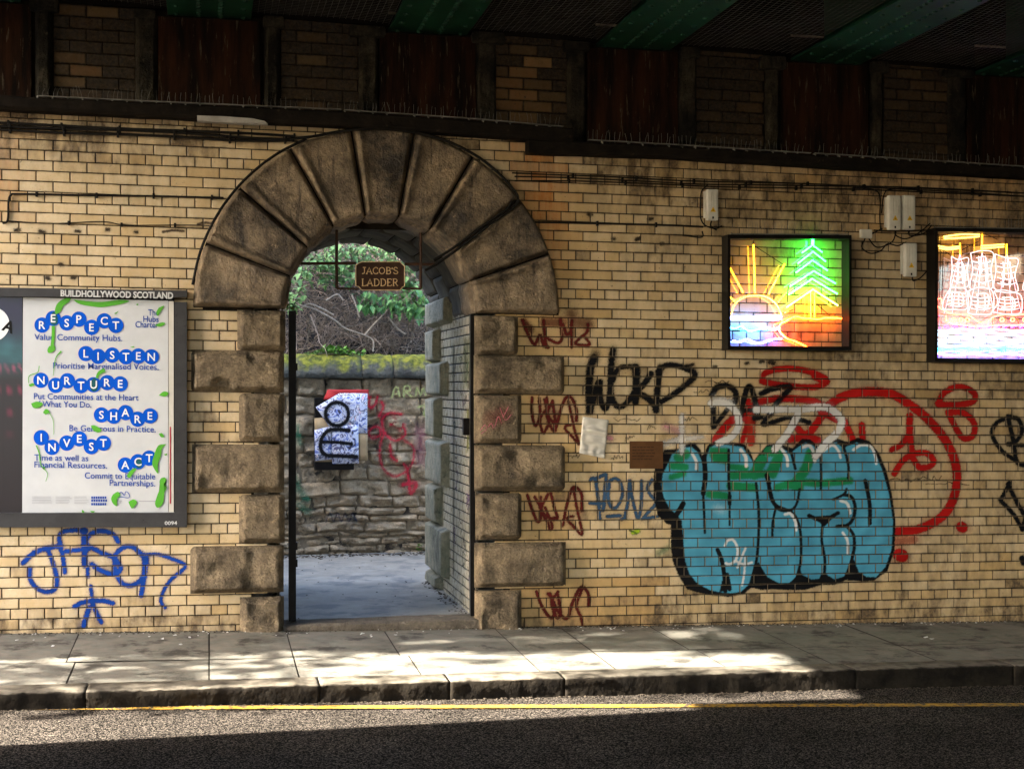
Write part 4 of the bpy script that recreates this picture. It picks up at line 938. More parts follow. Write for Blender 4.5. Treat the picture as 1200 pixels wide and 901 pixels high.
# scrawls on the brick lining of the passage
X6 = P(600, 560, D).x
def to_lining(co):
    q = co.copy(); q[:, 0] = XR_IN + 0.0175; q[:, 1] = D + 0.33 + (co[:, 0] - X6); return q
lo = []
for k in range(26):
    u, v, c_ = 604 + random.random() * 105, random.uniform(400, 690), random.choice([(0.02, 0.02, 0.03), (0.02, 0.02, 0.03), (0.05, 0.05, 0.16), (0.12, 0.05, 0.16), (0.03, 0.06, 0.04)])
    lo.append(('s', [(u + random.uniform(-9, 9), v + random.uniform(-13, 13)) for _ in range(5)], random.uniform(.5, 1.1), c_, .7, .8))
lo += [('p', [(604, 395), (640, 392), (640, 450), (604, 455)], (0.12, 0.15, 0.06), 5, .5), ('p', [(700, 400), (716, 400), (716, 690), (704, 690)], (0.02, 0.025, 0.02), 3, .5), ('p', [(606, 480), (616, 480), (616, 530), (606, 530)], (0.25, 0.24, 0.02), 3, .7)]
paint('graffiti', lo, 'thin dark scrawls over the pale bricks inside the passage', joints=False, remap=to_lining, halo_on=False)
# ------------------------------------------------------------------ paper note and brown board on the wall
def flat_panel(name, pts, y, th, mat_, parent=None, crumple=0.0, nx=10, ny=10):
    """pts: four photo corners (top left, top right, bottom right, bottom left)"""
    q = [P(u, v, y) for u, v in pts]; mb = MB(); vs = []
    for j in range(ny + 1):
        for i in range(nx + 1):
            s_, t = i / nx, j / ny
            p = (q[0] * (1 - s_) + q[1] * s_) * (1 - t) + (q[3] * (1 - s_) + q[2] * s_) * t
            vs.append((p.x, p.y - crumple * abs(nz(s_ * 3.1, t * 4.7, 1.0)) - crumple * 0.8 * max(0, math.sin(t * 22)) * 0.5, p.z))
    n0 = len(vs); vs += [(x, y + th, z) for (x, _, z) in vs]
    W_ = nx + 1
    fs = [(j * W_ + i, j * W_ + i + 1, (j + 1) * W_ + i + 1, (j + 1) * W_ + i) for j in range(ny) for i in range(nx)]
    ring = [i for i in range(W_)] + [j * W_ + nx for j in range(1, ny + 1)] + [ny * W_ + i for i in range(nx - 1, -1, -1)] + [j * W_ for j in range(ny - 1, 0, -1)]
    fs += [(ring[k], ring[(k + 1) % len(ring)], ring[(k + 1) % len(ring)] + n0, ring[k] + n0) for k in range(len(ring))]
    mb.add(vs, fs); return mb.build(name, mat_, parent, smooth=crumple > 0)
o = flat_panel('paper_note', [(683, 488), (713, 492), (708, 537), (679, 531)], D - 0.006, 0.004, M['paper'], crumple=0.020, nx=14, ny=40)
tag(o, 'creased white paper sheet stuck on the bricks under the black tag', 'paper')
o = flat_panel('notice_plate', [(738, 517), (777, 517), (777, 549), (738, 549)], D - 0.009, 0.008, M['brown_board'])
tag(o, 'small brown board fixed to the bricks left of the blue letters', 'board')
_m = MB()
for k, v in enumerate((523.5, 527, 530.5, 534, 537.5)):
    _u = 741
    while _u < 766 - 3 * (k == 4):
        w_ = random.uniform(2, 5); _m.add([P(_u, v, D - .0105), P(_u + w_, v, D - .0105), P(_u + w_, v + .9, D - .0105), P(_u, v + .9, D - .0105)], [(0, 1, 2, 3)]); _u += w_ + 1
_m.build('faded_print', mat('faded_print', (0.05, 0.022, 0.010)), o)

# ------------------------------------------------------------------ lettering helper (drawn in photo units on a plane)
def glyphs(txt, bold=0.0):
    cu = bpy.data.curves.new('lettering', 'FONT'); cu.body = txt; cu.size = 1.0; cu.offset = bold; cu.resolution_u = 3
    ob = bpy.data.objects.new('lettering', cu); COL.objects.link(ob)
    dg = bpy.context.evaluated_depsgraph_get(); me = bpy.data.meshes.new_from_object(ob.evaluated_get(dg))
    vs = [tuple(v.co) for v in me.vertices]; fs = [tuple(p.vertices) for p in me.polygons]
    COL.objects.unlink(ob); bpy.data.objects.remove(ob); bpy.data.curves.remove(cu); bpy.data.meshes.remove(me)
    return vs, fs
def text(mb, txt, u, v, size=None, width=None, y=D, right=False, bold=0.0, rot=0.0, slope=0.016, centre=False):
    """baseline start (or end when right) at photo (u, v); cap height size or total width in photo pixels"""
    vs, fs = glyphs(txt, bold)
    if not vs: return
    xs = [p[0] for p in vs]; ys = [p[1] for p in vs]; w0 = max(xs) - min(xs); h0 = 0.7
    sy = size / h0 if size else width / w0
    sx = width / w0 if width else sy
    W_ = w0 * sx; out = []
    cx, cy = (min(xs) + max(xs)) / 2, (min(ys) + max(ys)) / 2
    for p in vs:
        if centre: a, b = (p[0] - cx) * sx, (p[1] - cy) * sy
        else: a, b = (p[0] - min(xs)) * sx - (W_ if right else 0), p[1] * sy
        c, s_ = math.cos(rot), math.sin(rot); a, b = a * c - b * s_, a * s_ + b * c
        out.append(P(u + a, v - b + a * slope, y))
    mb.add(out, fs)
def disc(mb, u, v, r, y, n=28):
    mb.add([P(u + r * math.cos(2 * math.pi * k / n), v + r * math.sin(2 * math.pi * k / n), y) for k in range(n)], [tuple(range(n))])
def blob(mb, pts, y, smooth=True):
    q = catmull(list(pts) + [pts[0]], 5)[:-1] if smooth else np.array(pts)
    bm = bmesh.new(); vv = [bm.verts.new(P(a, b, y)) for a, b in q]; f = bm.faces.new(vv); bmesh.ops.triangulate(bm, faces=[f]); mb.bm(bm)
def ribbon(mb, pts, r, y):
    q = catmull(pts, 5); L = []; Rr = []
    for i in range(len(q)):
        t = q[min(i + 1, len(q) - 1)] - q[max(i - 1, 0)]; t = t / (np.hypot(*t) + 1e-9); n = np.array([-t[1], t[0]])
        w = r[0] + (r[1] - r[0]) * i / (len(q) - 1) if isinstance(r, tuple) else r
        L.append(q[i] + n * w); Rr.append(q[i] - n * w)
    vs = [P(a, b, y) for a, b in L] + [P(a, b, y) for a, b in Rr]; n = len(q)
    mb.add(vs, [(i, i + 1, n + i + 1, n + i) for i in range(n - 1)])
# ------------------------------------------------------------------ poster frame and posters
YF = D - 0.075
fr = thing('advertising_hoarding', 'dark grey double poster frame bolted to the brick wall left of the arch', 'hoarding', tuple(P(20, 617, D)))
def bar(mb, u0, u1, v0, v1, ya, yb, s0=0.0, b=0.004):
    q = [P(u0, v0, ya), P(u1, v0 + s0, ya), P(u1, v1 + s0 * .2, ya), P(u0, v1, ya)]; mb.hexa(q, [Vector((p.x, yb, p.z)) for p in q])
mb = MB()
bar(mb, -190, 219, 334, 347, YF, D - 0.002, 6.5); bar(mb, -190, 219, 601.5, 618, YF, D - 0.002, -1); bar(mb, 204.5, 219, 354, 601.5, YF + 0.003, D - 0.002); bar(mb, -190, -176, 347, 601.5, YF + 0.003, D - 0.002)
mb.build('frame', M['grey_frame'], fr)
mb = MB(); bar(mb, -176, 204.5, 346, 602, YF + 0.055, YF + 0.07); mb.build('backing', M['black'], fr)
mb = MB(); bar(mb, 197.5, 203.5, 353, 601, YF + 0.042, YF + 0.055); mb.build('lining_strip', M['paper'], fr)
mb = MB(); bar(mb, 199.0, 200.3, 500, 590, YF + 0.040, YF + 0.042); mb.build('red_strip', mat('red_strip', (0.45, 0.02, 0.04)), fr)
mb = MB(); text(mb, 'BUILDHOLLYWOOD SCOTLAND', 71, 347.2, size=7.2, width=132, y=YF - 0.002, bold=0.035, slope=0.021)
text(mb, '0094', 193, 614.8, size=4.2, width=14.5, y=YF - 0.002, bold=0.02, slope=-0.01); mb.build('lettering', M['white_paint'], fr)
YP = YF + 0.040
po = flat_panel('poster', [(27, 348.5), (197, 352.5), (197, 601), (26, 601)], YP, 0.012, M['poster'], crumple=0.0)
tag(po, 'white paper poster with blue lettered discs and green splashes in the frame', 'poster')
wA = lambda *p: cv(0, 330, 5.217, p); wB = lambda *p: cv(0, 470, 5.217, p)
discs, white, navy, gspl, dg_, gi = MB(), MB(), MB(), MB(), MB(), MB()
def word(letters, cen, r):
    for ch, (u, v) in zip(letters, cen):
        disc(discs, u, v, r, YP - 0.0016 - 0.00001 * u)
        text(white, ch, u, v, size=9.2, y=YP - 0.0042, bold=0.015, centre=True)
R_ = 9.0
word('RESPECT', wA((257, 266), (325, 225), (408, 253), (482, 230), (560, 280), (637, 240), (708, 268)), R_)
word('LISTEN', wA((525, 440), (600, 457), (686, 449), (770, 460), (846, 455), (925, 460)), R_)
word('NURTURE', wA((250, 603), (340, 634), (412, 606), (495, 636), (572, 630), (655, 617), (735, 625)), R_)
word('SHARE', wB((620, 84), (695, 92), (767, 70), (842, 110), (917, 90)), R_)
word('INVEST', wB((252, 223), (318, 282), (408, 256), (485, 230), (558, 278), (632, 256)), R_)
word('ACT', wB((766, 390), (843, 370), (912, 348)), R_)
def ln(txt, pt, w, right=False): text(navy, txt, pt[0], pt[1], size=7.2, width=w / 5.217, y=YP - 0.003, right=right, slope=0.014, bold=0.008)
ln('Value Community Hubs.', wA((210, 356))[0], 538); ln('Prioritise Marginalised Voices.', wA((970, 540))[0], 646, True); ln('Put Communities at the Heart', wA((207, 718))[0], 640); ln('of What You Do.', wA((207, 765))[0], 352)
ln('Be Generous in Practice.', wB((952, 190))[0], 528, True); ln('Time as well as', wB((210, 362))[0], 330); ln('Financial Resources.', wB((210, 405))[0], 445); ln('Commit to Equitable', wB((950, 478))[0], 432, True); ln('Partnerships.', wB((950, 520))[0], 280, True)
ln('The', wA((970, 208))[0], 64, True); ln('Hubs', wA((970, 248))[0], 94, True); ln('Charter', wA((968, 282))[0], 140, True)
for (a, b, w) in ((558, 582, 95), (558, 600, 100), (558, 622, 95)):
    for k in range(7):
        u, v = wB((a + k * w / 7, b))[0]; mb2 = navy; q = [P(u, v, YP - .003), P(u + w / 7 / 5.217 * .75, v, YP - .003), P(u + w / 7 / 5.217 * .75, v + 2.6, YP - .003), P(u, v + 2.6, YP - .003)]; navy.quad(*q)
for r_ in range(5):
    for (a, b) in ((195, 330), (340, 445), (455, 545)):
        u, v = wB((a, 582 + r_ * 10))[0]; u2 = u + (b - a) / 5.217 * random.uniform(.75, 1); gi.quad(P(u, v, YP - .003), P(u2, v + .1, YP - .003), P(u2, v + .7, YP - .003), P(u, v + .6, YP - .003))
for (a, b, r_) in ((700, 745, 606), (690, 740, 616), (850, 980, 608)):
    u, v = wB((a, r_))[0]; u2 = wB((b, r_))[0][0]; gi.quad(P(u, v, YP - .003), P(u2, v + .1, YP - .003), P(u2, v + 1.2, YP - .003), P(u, v + 1.1, YP - .003))
ribbon(navy, wB((720, 580), (740, 555), (760, 575), (770, 552), (790, 570), (785, 590), (740, 585), (715, 590)), .4, YP - .0031)
yg = YP - 0.0052
blob(gspl, wA((435, 103), (395, 103), (350, 135), (335, 180), (345, 200), (372, 180), (385, 150), (420, 125)), yg); blob(gspl, wA((448, 110), (520, 118), (620, 125), (720, 113), (790, 118), (750, 135), (700, 145), (620, 156), (545, 150), (480, 135)), yg)
ribbon(gspl, wA((325, 270), (325, 330), (318, 400)), 1.9, yg); blob(gspl, wA((300, 395), (330, 390), (338, 410), (320, 432), (295, 435), (290, 415)), yg - .0001)
ribbon(gspl, wA((640, 540), (605, 560), (590, 590)), (2.6, 1.2), yg); ribbon(gspl, wA((375, 425), (340, 470), (325, 575)), (.9, .3), yg); ribbon(gspl, wA((240, 515), (230, 555), (180, 575), (175, 620)), (.5, .4), yg); blob(gspl, wA((175, 630), (200, 620), (210, 632), (185, 642)), yg)
blob(gspl, wA((970, 695), (1000, 672), (1030, 680), (1010, 702)), yg); blob(gspl, wA((970, 160), (1003, 148), (985, 180), (965, 210), (955, 190)), yg); blob(gspl, wA((945, 268), (985, 250), (1010, 255), (985, 275)), yg); blob(gspl, wA((697, 195), (725, 180), (708, 198)), yg); blob(gspl, wA((795, 400), (820, 395), (815, 403)), yg); blob(gspl, wA((830, 140), (845, 135), (842, 146)), yg)
blob(gspl, wA((190, 745), (225, 733), (262, 745), (240, 770), (205, 772)), yg); blob(gspl, wA((262, 800), (280, 778), (302, 795), (280, 812)), yg); ribbon(gspl, wA((300, 800), (325, 850), (328, 935)), (.4, .25), yg)
blob(gspl, wB((555, 150), (580, 148), (620, 175), (600, 192), (570, 178)), yg); blob(gspl, wB((970, 200), (990, 195), (1003, 218), (985, 220)), yg); blob(gspl, wB((1018, 262), (970, 270), (945, 320), (930, 380), (950, 425), (968, 440), (965, 390), (985, 330), (990, 290)), yg); blob(gspl, wB((1000, 325), (1022, 320), (1015, 333)), yg)
blob(gspl, wB((985, 470), (1008, 466), (1018, 485), (1000, 510), (1020, 525), (1005, 560), (1000, 610), (985, 640), (960, 650), (948, 625), (960, 580), (978, 530), (975, 490)), yg); blob(gspl, wB((690, 570), (720, 553), (735, 575), (715, 600), (715, 640), (690, 625), (680, 595)), yg); blob(gspl, wB((785, 615), (815, 600), (838, 618), (810, 655), (795, 640)), yg); blob(gspl, wB((775, 455), (800, 420), (835, 410), (815, 440), (790, 470)), yg)
ribbon(gspl, wB((222, 270), (240, 320), (250, 390), (290, 440), (280, 490)), (.8, .3), yg); blob(gspl, wB((255, 405), (275, 400), (268, 418)), yg); blob(gspl, wB((500, 662), (512, 670), (515, 685), (503, 685)), yg); blob(gspl, wB((550, 670), (580, 672), (565, 682)), yg)
for (wfn, x, y_, r_) in ((wA, 330, 225, 42), (wA, 575, 630, 42), (wB, 915, 348, 44), (wB, 850, 375, 34)):
    u, v = wfn((x, y_))[0]; blob(dg_, [(u + r_ / 5.217 * .55 * math.cos(t) * (1 + .3 * math.sin(3 * t)), v + r_ / 5.217 * math.sin(t)) for t in np.linspace(0, 6.28, 9)[:-1]], YP - 0.0033)
discs.build('disc_pattern', M['blue_ink'], po); white.build('white_lettering', M['white_ink'], po); navy.build('blue_lettering', M['navy_ink'], po); gspl.build('splash_pattern', M['green_ink'], po); gi.build('small_print', M['grey_ink'], po); dg_.build('overprint', M['darkgreen_ink'], po)
# the dark cinema poster beside it
def cinema():
    m = bpy.data.materials.new('cinema_poster_ink'); m.use_nodes = True
    n, l, b = nodes_of(m); at = n.new('ShaderNodeAttribute'); at.attribute_name = 'Col'; l.new(at.outputs['Color'], b.inputs['Base Color']); b.inputs['Roughness'].default_value = 0.3
    return m
mb = MB(); nxp, nyp = 60, 80; vs = []; cs = []
for j in range(nyp + 1):
    for i in range(nxp + 1):
        u, v = -172 + 198 * i / nxp, 348 + 253 * j / nyp; vs.append(P(u, v, YP))
        sky_ = np.array([0.012, 0.008, 0.035]); teal = np.array([0.03, 0.12, 0.14]); red = np.array([0.20, 0.01, 0.045]); dk = np.array([0.012, 0.006, 0.008])
        a = math.exp(-((v - 412 - 10 * nz(u * .03, 1)) / 22) ** 2); c = sky_ * (1 - a) + teal * a * (0.6 + 0.6 * max(0, nz(u * .05, v * .12)))
        if v > 425:
            row = (v - 425) / 26.0; seat = max(0, math.cos((u / (7 + row * 5)) * math.pi * 2 + row)) * max(0, math.sin((v - 425) / 13.0 * math.pi)) ; c = dk + red * seat * max(0, 1 - (v - 425) / 95.0) * 1.2 + teal * 0.35 * max(0, 1 - (v - 425) / 20)
        cs.append((*c, 1.0))
mb.add(vs, [(j * (nxp + 1) + i, j * (nxp + 1) + i + 1, (j + 1) * (nxp + 1) + i + 1, (j + 1) * (nxp + 1) + i) for j in range(nyp) for i in range(nxp)], cs)
po2 = mb.build('poster', cinema()); tag(po2, 'dark poster of red theatre seats under a purple and teal sky', 'poster')
mb = MB(); disc(mb, -9, 380, 20, YP - 0.002, 40); mb.build('white_roundel', M['white_ink'], po2)
mb = MB(); text(mb, 'A', 1.5, 386, size=13, y=YP - 0.004, bold=0.03, rot=-0.35); mb.build('black_lettering', M['black'], po2)
# ------------------------------------------------------------------ neon signs
def on_plane(y): return lambda pts: [P(u, v, y) for u, v in pts]
def frame_box(root, ul, ur, vt, vb, slope, yf, wall_u):
    mb = MB(); t = 4.5
    f = lambda u, v, y: P(u, v + (u - ul) / (ur - ul) * slope, y)
    def bar4(u0, v0, u1, v1, y0, y1): mb.hexa([f(u0, v0, y0), f(u1, v0, y0), f(u1, v1, y0), f(u0, v1, y0)], [Vector((p.x, y1, p.z)) for p in (f(u0, v0, y0), f(u1, v0, y0), f(u1, v1, y0), f(u0, v1, y0))])
    bar4(ul, vt, ur, vt + t, yf, D - 0.003); bar4(ul, vb - t, ur, vb, yf, D - 0.003)
    bar4(ul, vt + t, ul + 3, vb - t, yf + 0.002, D - 0.003); bar4(ur - 3, vt + t, ur, vb - t, yf + 0.002, D - 0.003)
    return mb.build('frame', M['black'], root)
def pane_material():
    m = bpy.data.materials.new('clear_pane'); m.use_nodes = True
    n, l = m.node_tree.nodes, m.node_tree.links; n.remove(n['Principled BSDF']); o = n['Material Output']
    tr = n.new('ShaderNodeBsdfTransparent'); gl = n.new('ShaderNodeBsdfGlossy'); gl.inputs['Roughness'].default_value = 0.02; gl.inputs['Color'].default_value = (1, 1, 1, 1)
    mx = n.new('ShaderNodeMixShader'); mx.inputs[0].default_value = 0.12; tr.inputs[0].default_value = (0.95, 0.95, 0.95, 1)
    l.new(tr.outputs[0], mx.inputs[1]); l.new(gl.outputs[0], mx.inputs[2]); l.new(mx.outputs[0], o.inputs[0]); return m
M['pane'] = pane_material()
NEON = {}
def neon(name, col, st):
    if (name) not in NEON: NEON[name] = emit('neon_' + name, col, st)
    return NEON[name]
NS = 1.0
YN = D - 0.085
sgn = thing('neon_sign', 'neon light box showing a rising sun beside a green fir tree', 'neon sign', tuple(P(925, 409, D)))
frame_box(sgn, 853, 998, 275, 410, 0.6, D - 0.15, 843)
s7 = lambda *p: cv(840, 260, 5.8125, p)
def tubes(root, name, paths, r, m, y=YN, smooth=True):
    mb = MB()
    for p in paths:
        q = catmull(p, 5) if (smooth and len(p) > 2) else p
        mb.tube([P(a, b, y) for a, b in q], r, 7)
    return mb.build(name, m, root, smooth=True)
tubes(sgn, 'sun_ray_tube', [s7((250, 155), (260, 485)), s7((80, 295), (180, 485)), s7((462, 288), (352, 495)), s7((65, 490), (125, 543)), s7((470, 488), (418, 545)), s7((462, 618), (488, 608))], 0.0062, neon('amber', (1.0, 0.40, 0.004), 5.0))
tubes(sgn, 'sun_disc_tube', [s7((100, 630), (115, 575), (155, 530), (210, 506), (270, 500), (335, 510), (395, 550), (428, 598), (442, 632))], 0.006, neon('gold', (1.0, 0.45, 0.02), 4.0))
tubes(sgn, 'horizon_tube', [s7((72, 648), (440, 645)), s7((72, 664), (440, 662))], 0.0068, neon('ice', (0.26, 0.34, 1.0), 9.0))
tubes(sgn, 'wave_tube', [s7((72, 712), (120, 728), (165, 712), (215, 740), (270, 738), (330, 718), (380, 735), (425, 722))], 0.0066, neon('sky', (0.01, 0.42, 1.0), 24.0))
tubes(sgn, 'water_tube', [s7((110, 808), (160, 818), (200, 800), (245, 815), (290, 828), (340, 815), (390, 800), (440, 798))], 0.0066, neon('violet', (0.06, 0.08, 1.0), 30.0))
tubes(sgn, 'shore_tube', [s7((850, 658), (800, 655), (740, 654), (690, 664), (640, 658), (585, 655), (545, 645), (500, 660), (470, 680), (440, 692), (427, 715), (428, 742), (455, 775), (490, 800), (530, 812), (570, 830), (615, 852))], 0.0062, neon('orange', (1.0, 0.06, 0.002), 32.0))
tubes(sgn, 'trunk_tube', [s7((640, 478), (640, 652)), s7((666, 478), (666, 652))], 0.0058, neon('amber', (1.0, 0.40, 0.004), 5.0))
ch = [((580, 212), (652, 158), (718, 207)), ((553, 283), (655, 203), (742, 270)), ((540, 345), (652, 262), (755, 332)), ((498, 440), (660, 335), (810, 420)), ((490, 495), (650, 388), (820, 490))]
tubes(sgn, 'tree_tube', [s7(*c) for c in ch] + [s7((648, 95), (648, 158)), s7((658, 95), (658, 158))], 0.0062, neon('green', (0.01, 1.0, 0.06), 18.0), smooth=False)
tubes(sgn, 'tree_base_tube', [s7((475, 582), (655, 460), (825, 570))], 0.0062, neon('lemon', (0.45, 1.0, 0.08), 6.0), smooth=False)
tubes(sgn, 'bracket', [s7((262, 168), (450, 290)), s7((70, 150), (110, 100)), s7((680, 560), (770, 640)), s7((545, 285), (538, 335)), s7((490, 440), (480, 490)), s7((370, 728), (415, 785)), s7((808, 490), (815, 560)), s7((412, 560), (440, 610)), s7((490, 610), (520, 598)), s7((85, 620), (95, 645))], 0.003, M['black'], y=D - 0.06)
flat_panel('pane', [(856, 279), (995, 279.6), (995, 405), (856, 405)], D - 0.022, 0.003, M['pane'], sgn, nx=1, ny=1)

ship = thing('neon_sign', 'brightly glowing neon light box of a sailing ship on white waves', 'neon sign', tuple(P(1180, 423, D)), None)
frame_box(ship, 1096, 1296, 267, 424, 2.5, D - 0.16, 1085)
s8 = lambda *p: cv(1080, 260, 5.3, p)
WH = neon('white', (1.0, 0.66, 0.66), 0.62)
tubes(ship, 'pennant_tube', [s8((138, 92), (250, 78), (360, 80)), s8((140, 104), (250, 100), (360, 92)), s8((105, 150), (170, 160), (238, 152)), s8((110, 165), (170, 172), (238, 165)), s8((370, 150), (450, 145), (512, 140)), s8((370, 165), (450, 160), (512, 155))], 0.0066, neon('warmwhite', (1.0, 0.55, 0.08), 1.7))
tubes(ship, 'mast_tube', [s8((376, 78), (374, 185)), s8((238, 132), (240, 205)), s8((528, 138), (528, 225))], 0.0056, neon('amber', (1.0, 0.40, 0.004), 5.0))
sail = [((185, 215), (230, 235), (290, 225), (283, 300), (290, 395), (230, 410), (180, 395), (190, 300), (185, 215)), ((305, 195), (370, 180), (445, 195), (432, 300), (440, 410), (370, 405), (300, 410), (318, 300), (305, 195)),
        ((455, 200), (530, 225), (600, 235), (580, 330), (598, 430), (520, 425), (450, 410), (462, 300), (455, 200)), ((180, 410), (140, 480), (135, 540), (200, 545), (280, 540), (290, 480), (270, 415), (180, 410)), ((290, 430), (350, 410), (440, 430), (440, 560), (370, 575), (290, 565), (310, 500), (290, 430)), ((450, 430), (530, 440), (610, 450), (625, 520), (600, 570), (450, 560), (475, 500), (450, 430)),
        ((210, 260), (260, 265), (265, 370), (205, 370)), ((340, 225), (400, 225), (405, 370), (335, 372)), ((490, 260), (550, 270), (545, 380), (490, 375)), ((200, 440), (250, 445), (255, 520), (180, 520)), ((340, 450), (410, 450), (410, 530), (335, 530)), ((500, 470), (570, 475), (575, 540), (495, 535)), ((640, 215), (700, 205), (770, 225), (755, 320), (770, 420), (700, 410), (630, 420), (650, 320), (640, 215)), ((650, 440), (720, 430), (790, 445), (800, 500), (780, 540), (650, 550), (670, 490), (650, 440)),
        ((350, 250), (375, 300), (350, 340)), ((515, 290), (500, 330), (530, 360)), ((220, 300), (250, 330), (225, 355)), ((700, 300), (680, 420), (720, 520)), ((640, 440), (700, 420), (760, 450))]
for (x0, x1, y0, y1, bow) in ((190, 285, 240, 395, 10), (312, 438, 205, 405, 12), (462, 592, 240, 415, 12), (150, 275, 425, 535, -8), (298, 436, 440, 560, 10), (462, 610, 455, 560, 10)):
    for k in range(1, 5):
        y_ = y0 + (y1 - y0) * k / 5; sail.append(tuple((x0 + 8 + (x1 - x0 - 16) * i / 6, y_ + bow * math.sin(math.pi * i / 6) + 3 * nz(i, k, x0)) for i in range(7)))
    for k in (1, 2): x_ = x0 + (x1 - x0) * k / 3; sail.append(((x_, y0 + 8), (x_ + bow * .6, (y0 + y1) / 2), (x_, y1 - 8)))
rig = [((x, 190), (xb, 570)) for x, xb in ((240, 140), (240, 190), (376, 290), (376, 450), (528, 470), (528, 620), (240, 290), (376, 340), (528, 560))]
tubes(ship, 'rigging_tube', [s8(*p) for p in rig], 0.0028, neon('rose', (1.0, 0.35, 0.45), 0.8), smooth=False)
tubes(ship, 'sail_tube', [s8(*p) for p in sail], 0.0042, WH)
tubes(ship, 'hull_tube', [s8((92, 520), (130, 545), (190, 572), (270, 575), (310, 590), (360, 625), (410, 620), (450, 590), (520, 575), (590, 580), (700, 560), (790, 530), (850, 490)), s8((150, 580), (165, 620), (250, 640), (370, 650), (480, 640), (600, 640), (720, 625), (790, 540)), s8((98, 480), (122, 478), (125, 515))], 0.0058, neon('coral', (1.0, 0.07, 0.03), 6.0))
tubes(ship, 'porthole_tube', [s8(*[(x + 12 * math.cos(t), 608 + 12 * math.sin(t)) for t in np.linspace(0, 6.3, 9)]) for x in (200, 245, 285, 500, 565, 640, 700)], 0.004, neon('amber2', (1.0, 0.5, 0.1), 1.8))
tubes(ship, 'waterline_tube', [s8((x, 655), (x + 28, 657 - 0.02 * x)) for x in range(140, 800, 52)], 0.0055, neon('magenta', (1.0, 0.01, 0.6), 9.0))
wv = []
for k in range(9):
    y0 = 672 + k * 19; wv.append(s8(*[(88 + i * 60, y0 + 6 * math.sin(i * 1.7 + k * 2.1) + 3 * nz(i, k)) for i in range(18)]))
tubes(ship, 'wave_tube', wv[:6], 0.0070, neon('seawhite', (0.55, 0.85, 1.0), 1.1)); tubes(ship, 'deep_wave_tube', wv[6:8], 0.0066, neon('cyan', (0.02, 0.75, 0.95), 4.0)); tubes(ship, 'violet_wave_tube', wv[8:], 0.006, neon('indigo', (0.10, 0.02, 1.0), 60.0))
tubes(ship, 'bracket', [s8((250, 175), (355, 120)), s8((385, 70), (470, 110)), s8((440, 425), (495, 530)), s8((300, 470), (370, 468)), s8((120, 90), (110, 500)), s8((135, 150), (125, 520)), s8((105, 80), (98, 430)), s8((140, 180), (180, 210))], 0.003, M['black'], y=D - 0.055)
flat_panel('pane', [(1100, 272), (1292, 274), (1292, 419), (1100, 419)], D - 0.022, 0.003, M['pane'], ship, nx=1, ny=1)

# ------------------------------------------------------------------ power boxes
def power_box(u0, um, u1, v0, v1, label, first=None):
    t = thing('power_box', label, 'power box', tuple(P((um + u1) / 2, v1, D)), 'pale grey power boxes on the wall')
    yf = D - 0.085; a, b = P(um, v1, yf), P(u1, v0, yf)
    mb = MB(); mb.box(a.x, b.x, yf, D - 0.03, a.z, b.z, 0.012); w = b.x - a.x
    for k in (.28, .5, .72): mb.box(a.x + w * k - .004, a.x + w * k + .004, yf - .004, yf + .01, a.z + (b.z - a.z) * .42, b.z - .02, .002)
    body = mb.build('cover', M['box_grey'], t)
    mb = MB(); mb.box(a.x + .004 - 0.012, b.x - .006, D - 0.03, D - 0.002, a.z + .025, b.z - 0.012, .004); mb.build('back_plate', M['box_grey'], t)
    cx, z0 = (a.x + b.x) / 2, a.z + (b.z - a.z) * .27
    mb = MB(); h = .030; tri = lambda s_, y: [(cx - .022 * s_, y, z0 + h * .38 - h * .38 * s_), (cx + .022 * s_, y, z0 + h * .38 - h * .38 * s_), (cx, y, z0 + h * .38 + h * .9 * s_)]
    mb.hexa([Vector(p) for p in tri(1.1, yf - .0055)], [Vector(p) for p in tri(1.1, yf - .002)]); mb.build('warning_label', M['label_yellow'], t)
    mb = MB(); mb.add([(cx + .003, yf - .007, z0 + .024), (cx - .006, yf - .007, z0 + .012), (cx, yf - .007, z0 + .012), (cx - .003, yf - .007, z0 + .002), (cx + .006, yf - .007, z0 + .015), (cx, yf - .007, z0 + .015)], [(0, 1, 2, 5), (2, 3, 4, 5)])
    mb.box(cx - .006, cx + .006, yf - .006, yf + .002, a.z + .012, a.z + .030); mb.build('marking', M['black'], t)
power_box(827, 829, 842, 222, 258, 'pale grey power box mounted alone above the sun sign corner')
power_box(1038, 1042, 1056, 229, 269, 'left one of the two pale grey power boxes mounted side by side')
power_box(1057, 1059, 1073, 229, 269, 'right one of the two pale grey power boxes mounted side by side')
power_box(1057, 1061, 1075, 285, 324, 'pale grey power box mounted lowest, touching the ship sign corner')
t = thing('junction_box', 'small tilted pale junction box with loops of cable between the two neon signs', 'junction box', tuple(P(1015, 279, D)))
mb = MB(); a, b = P(1009, 279, D - .04), P(1022, 269, D - .04); mb.box(a.x, b.x, D - .045, D - .003, a.z, b.z, .006); o = mb.build('body', M['box_grey'], t); 
mb = MB(); mb.box(a.x + .01, b.x - .01, D - .052, D - .044, a.z + .01, b.z - .01, .003); mb.build('lid', M['box_grey'], t)

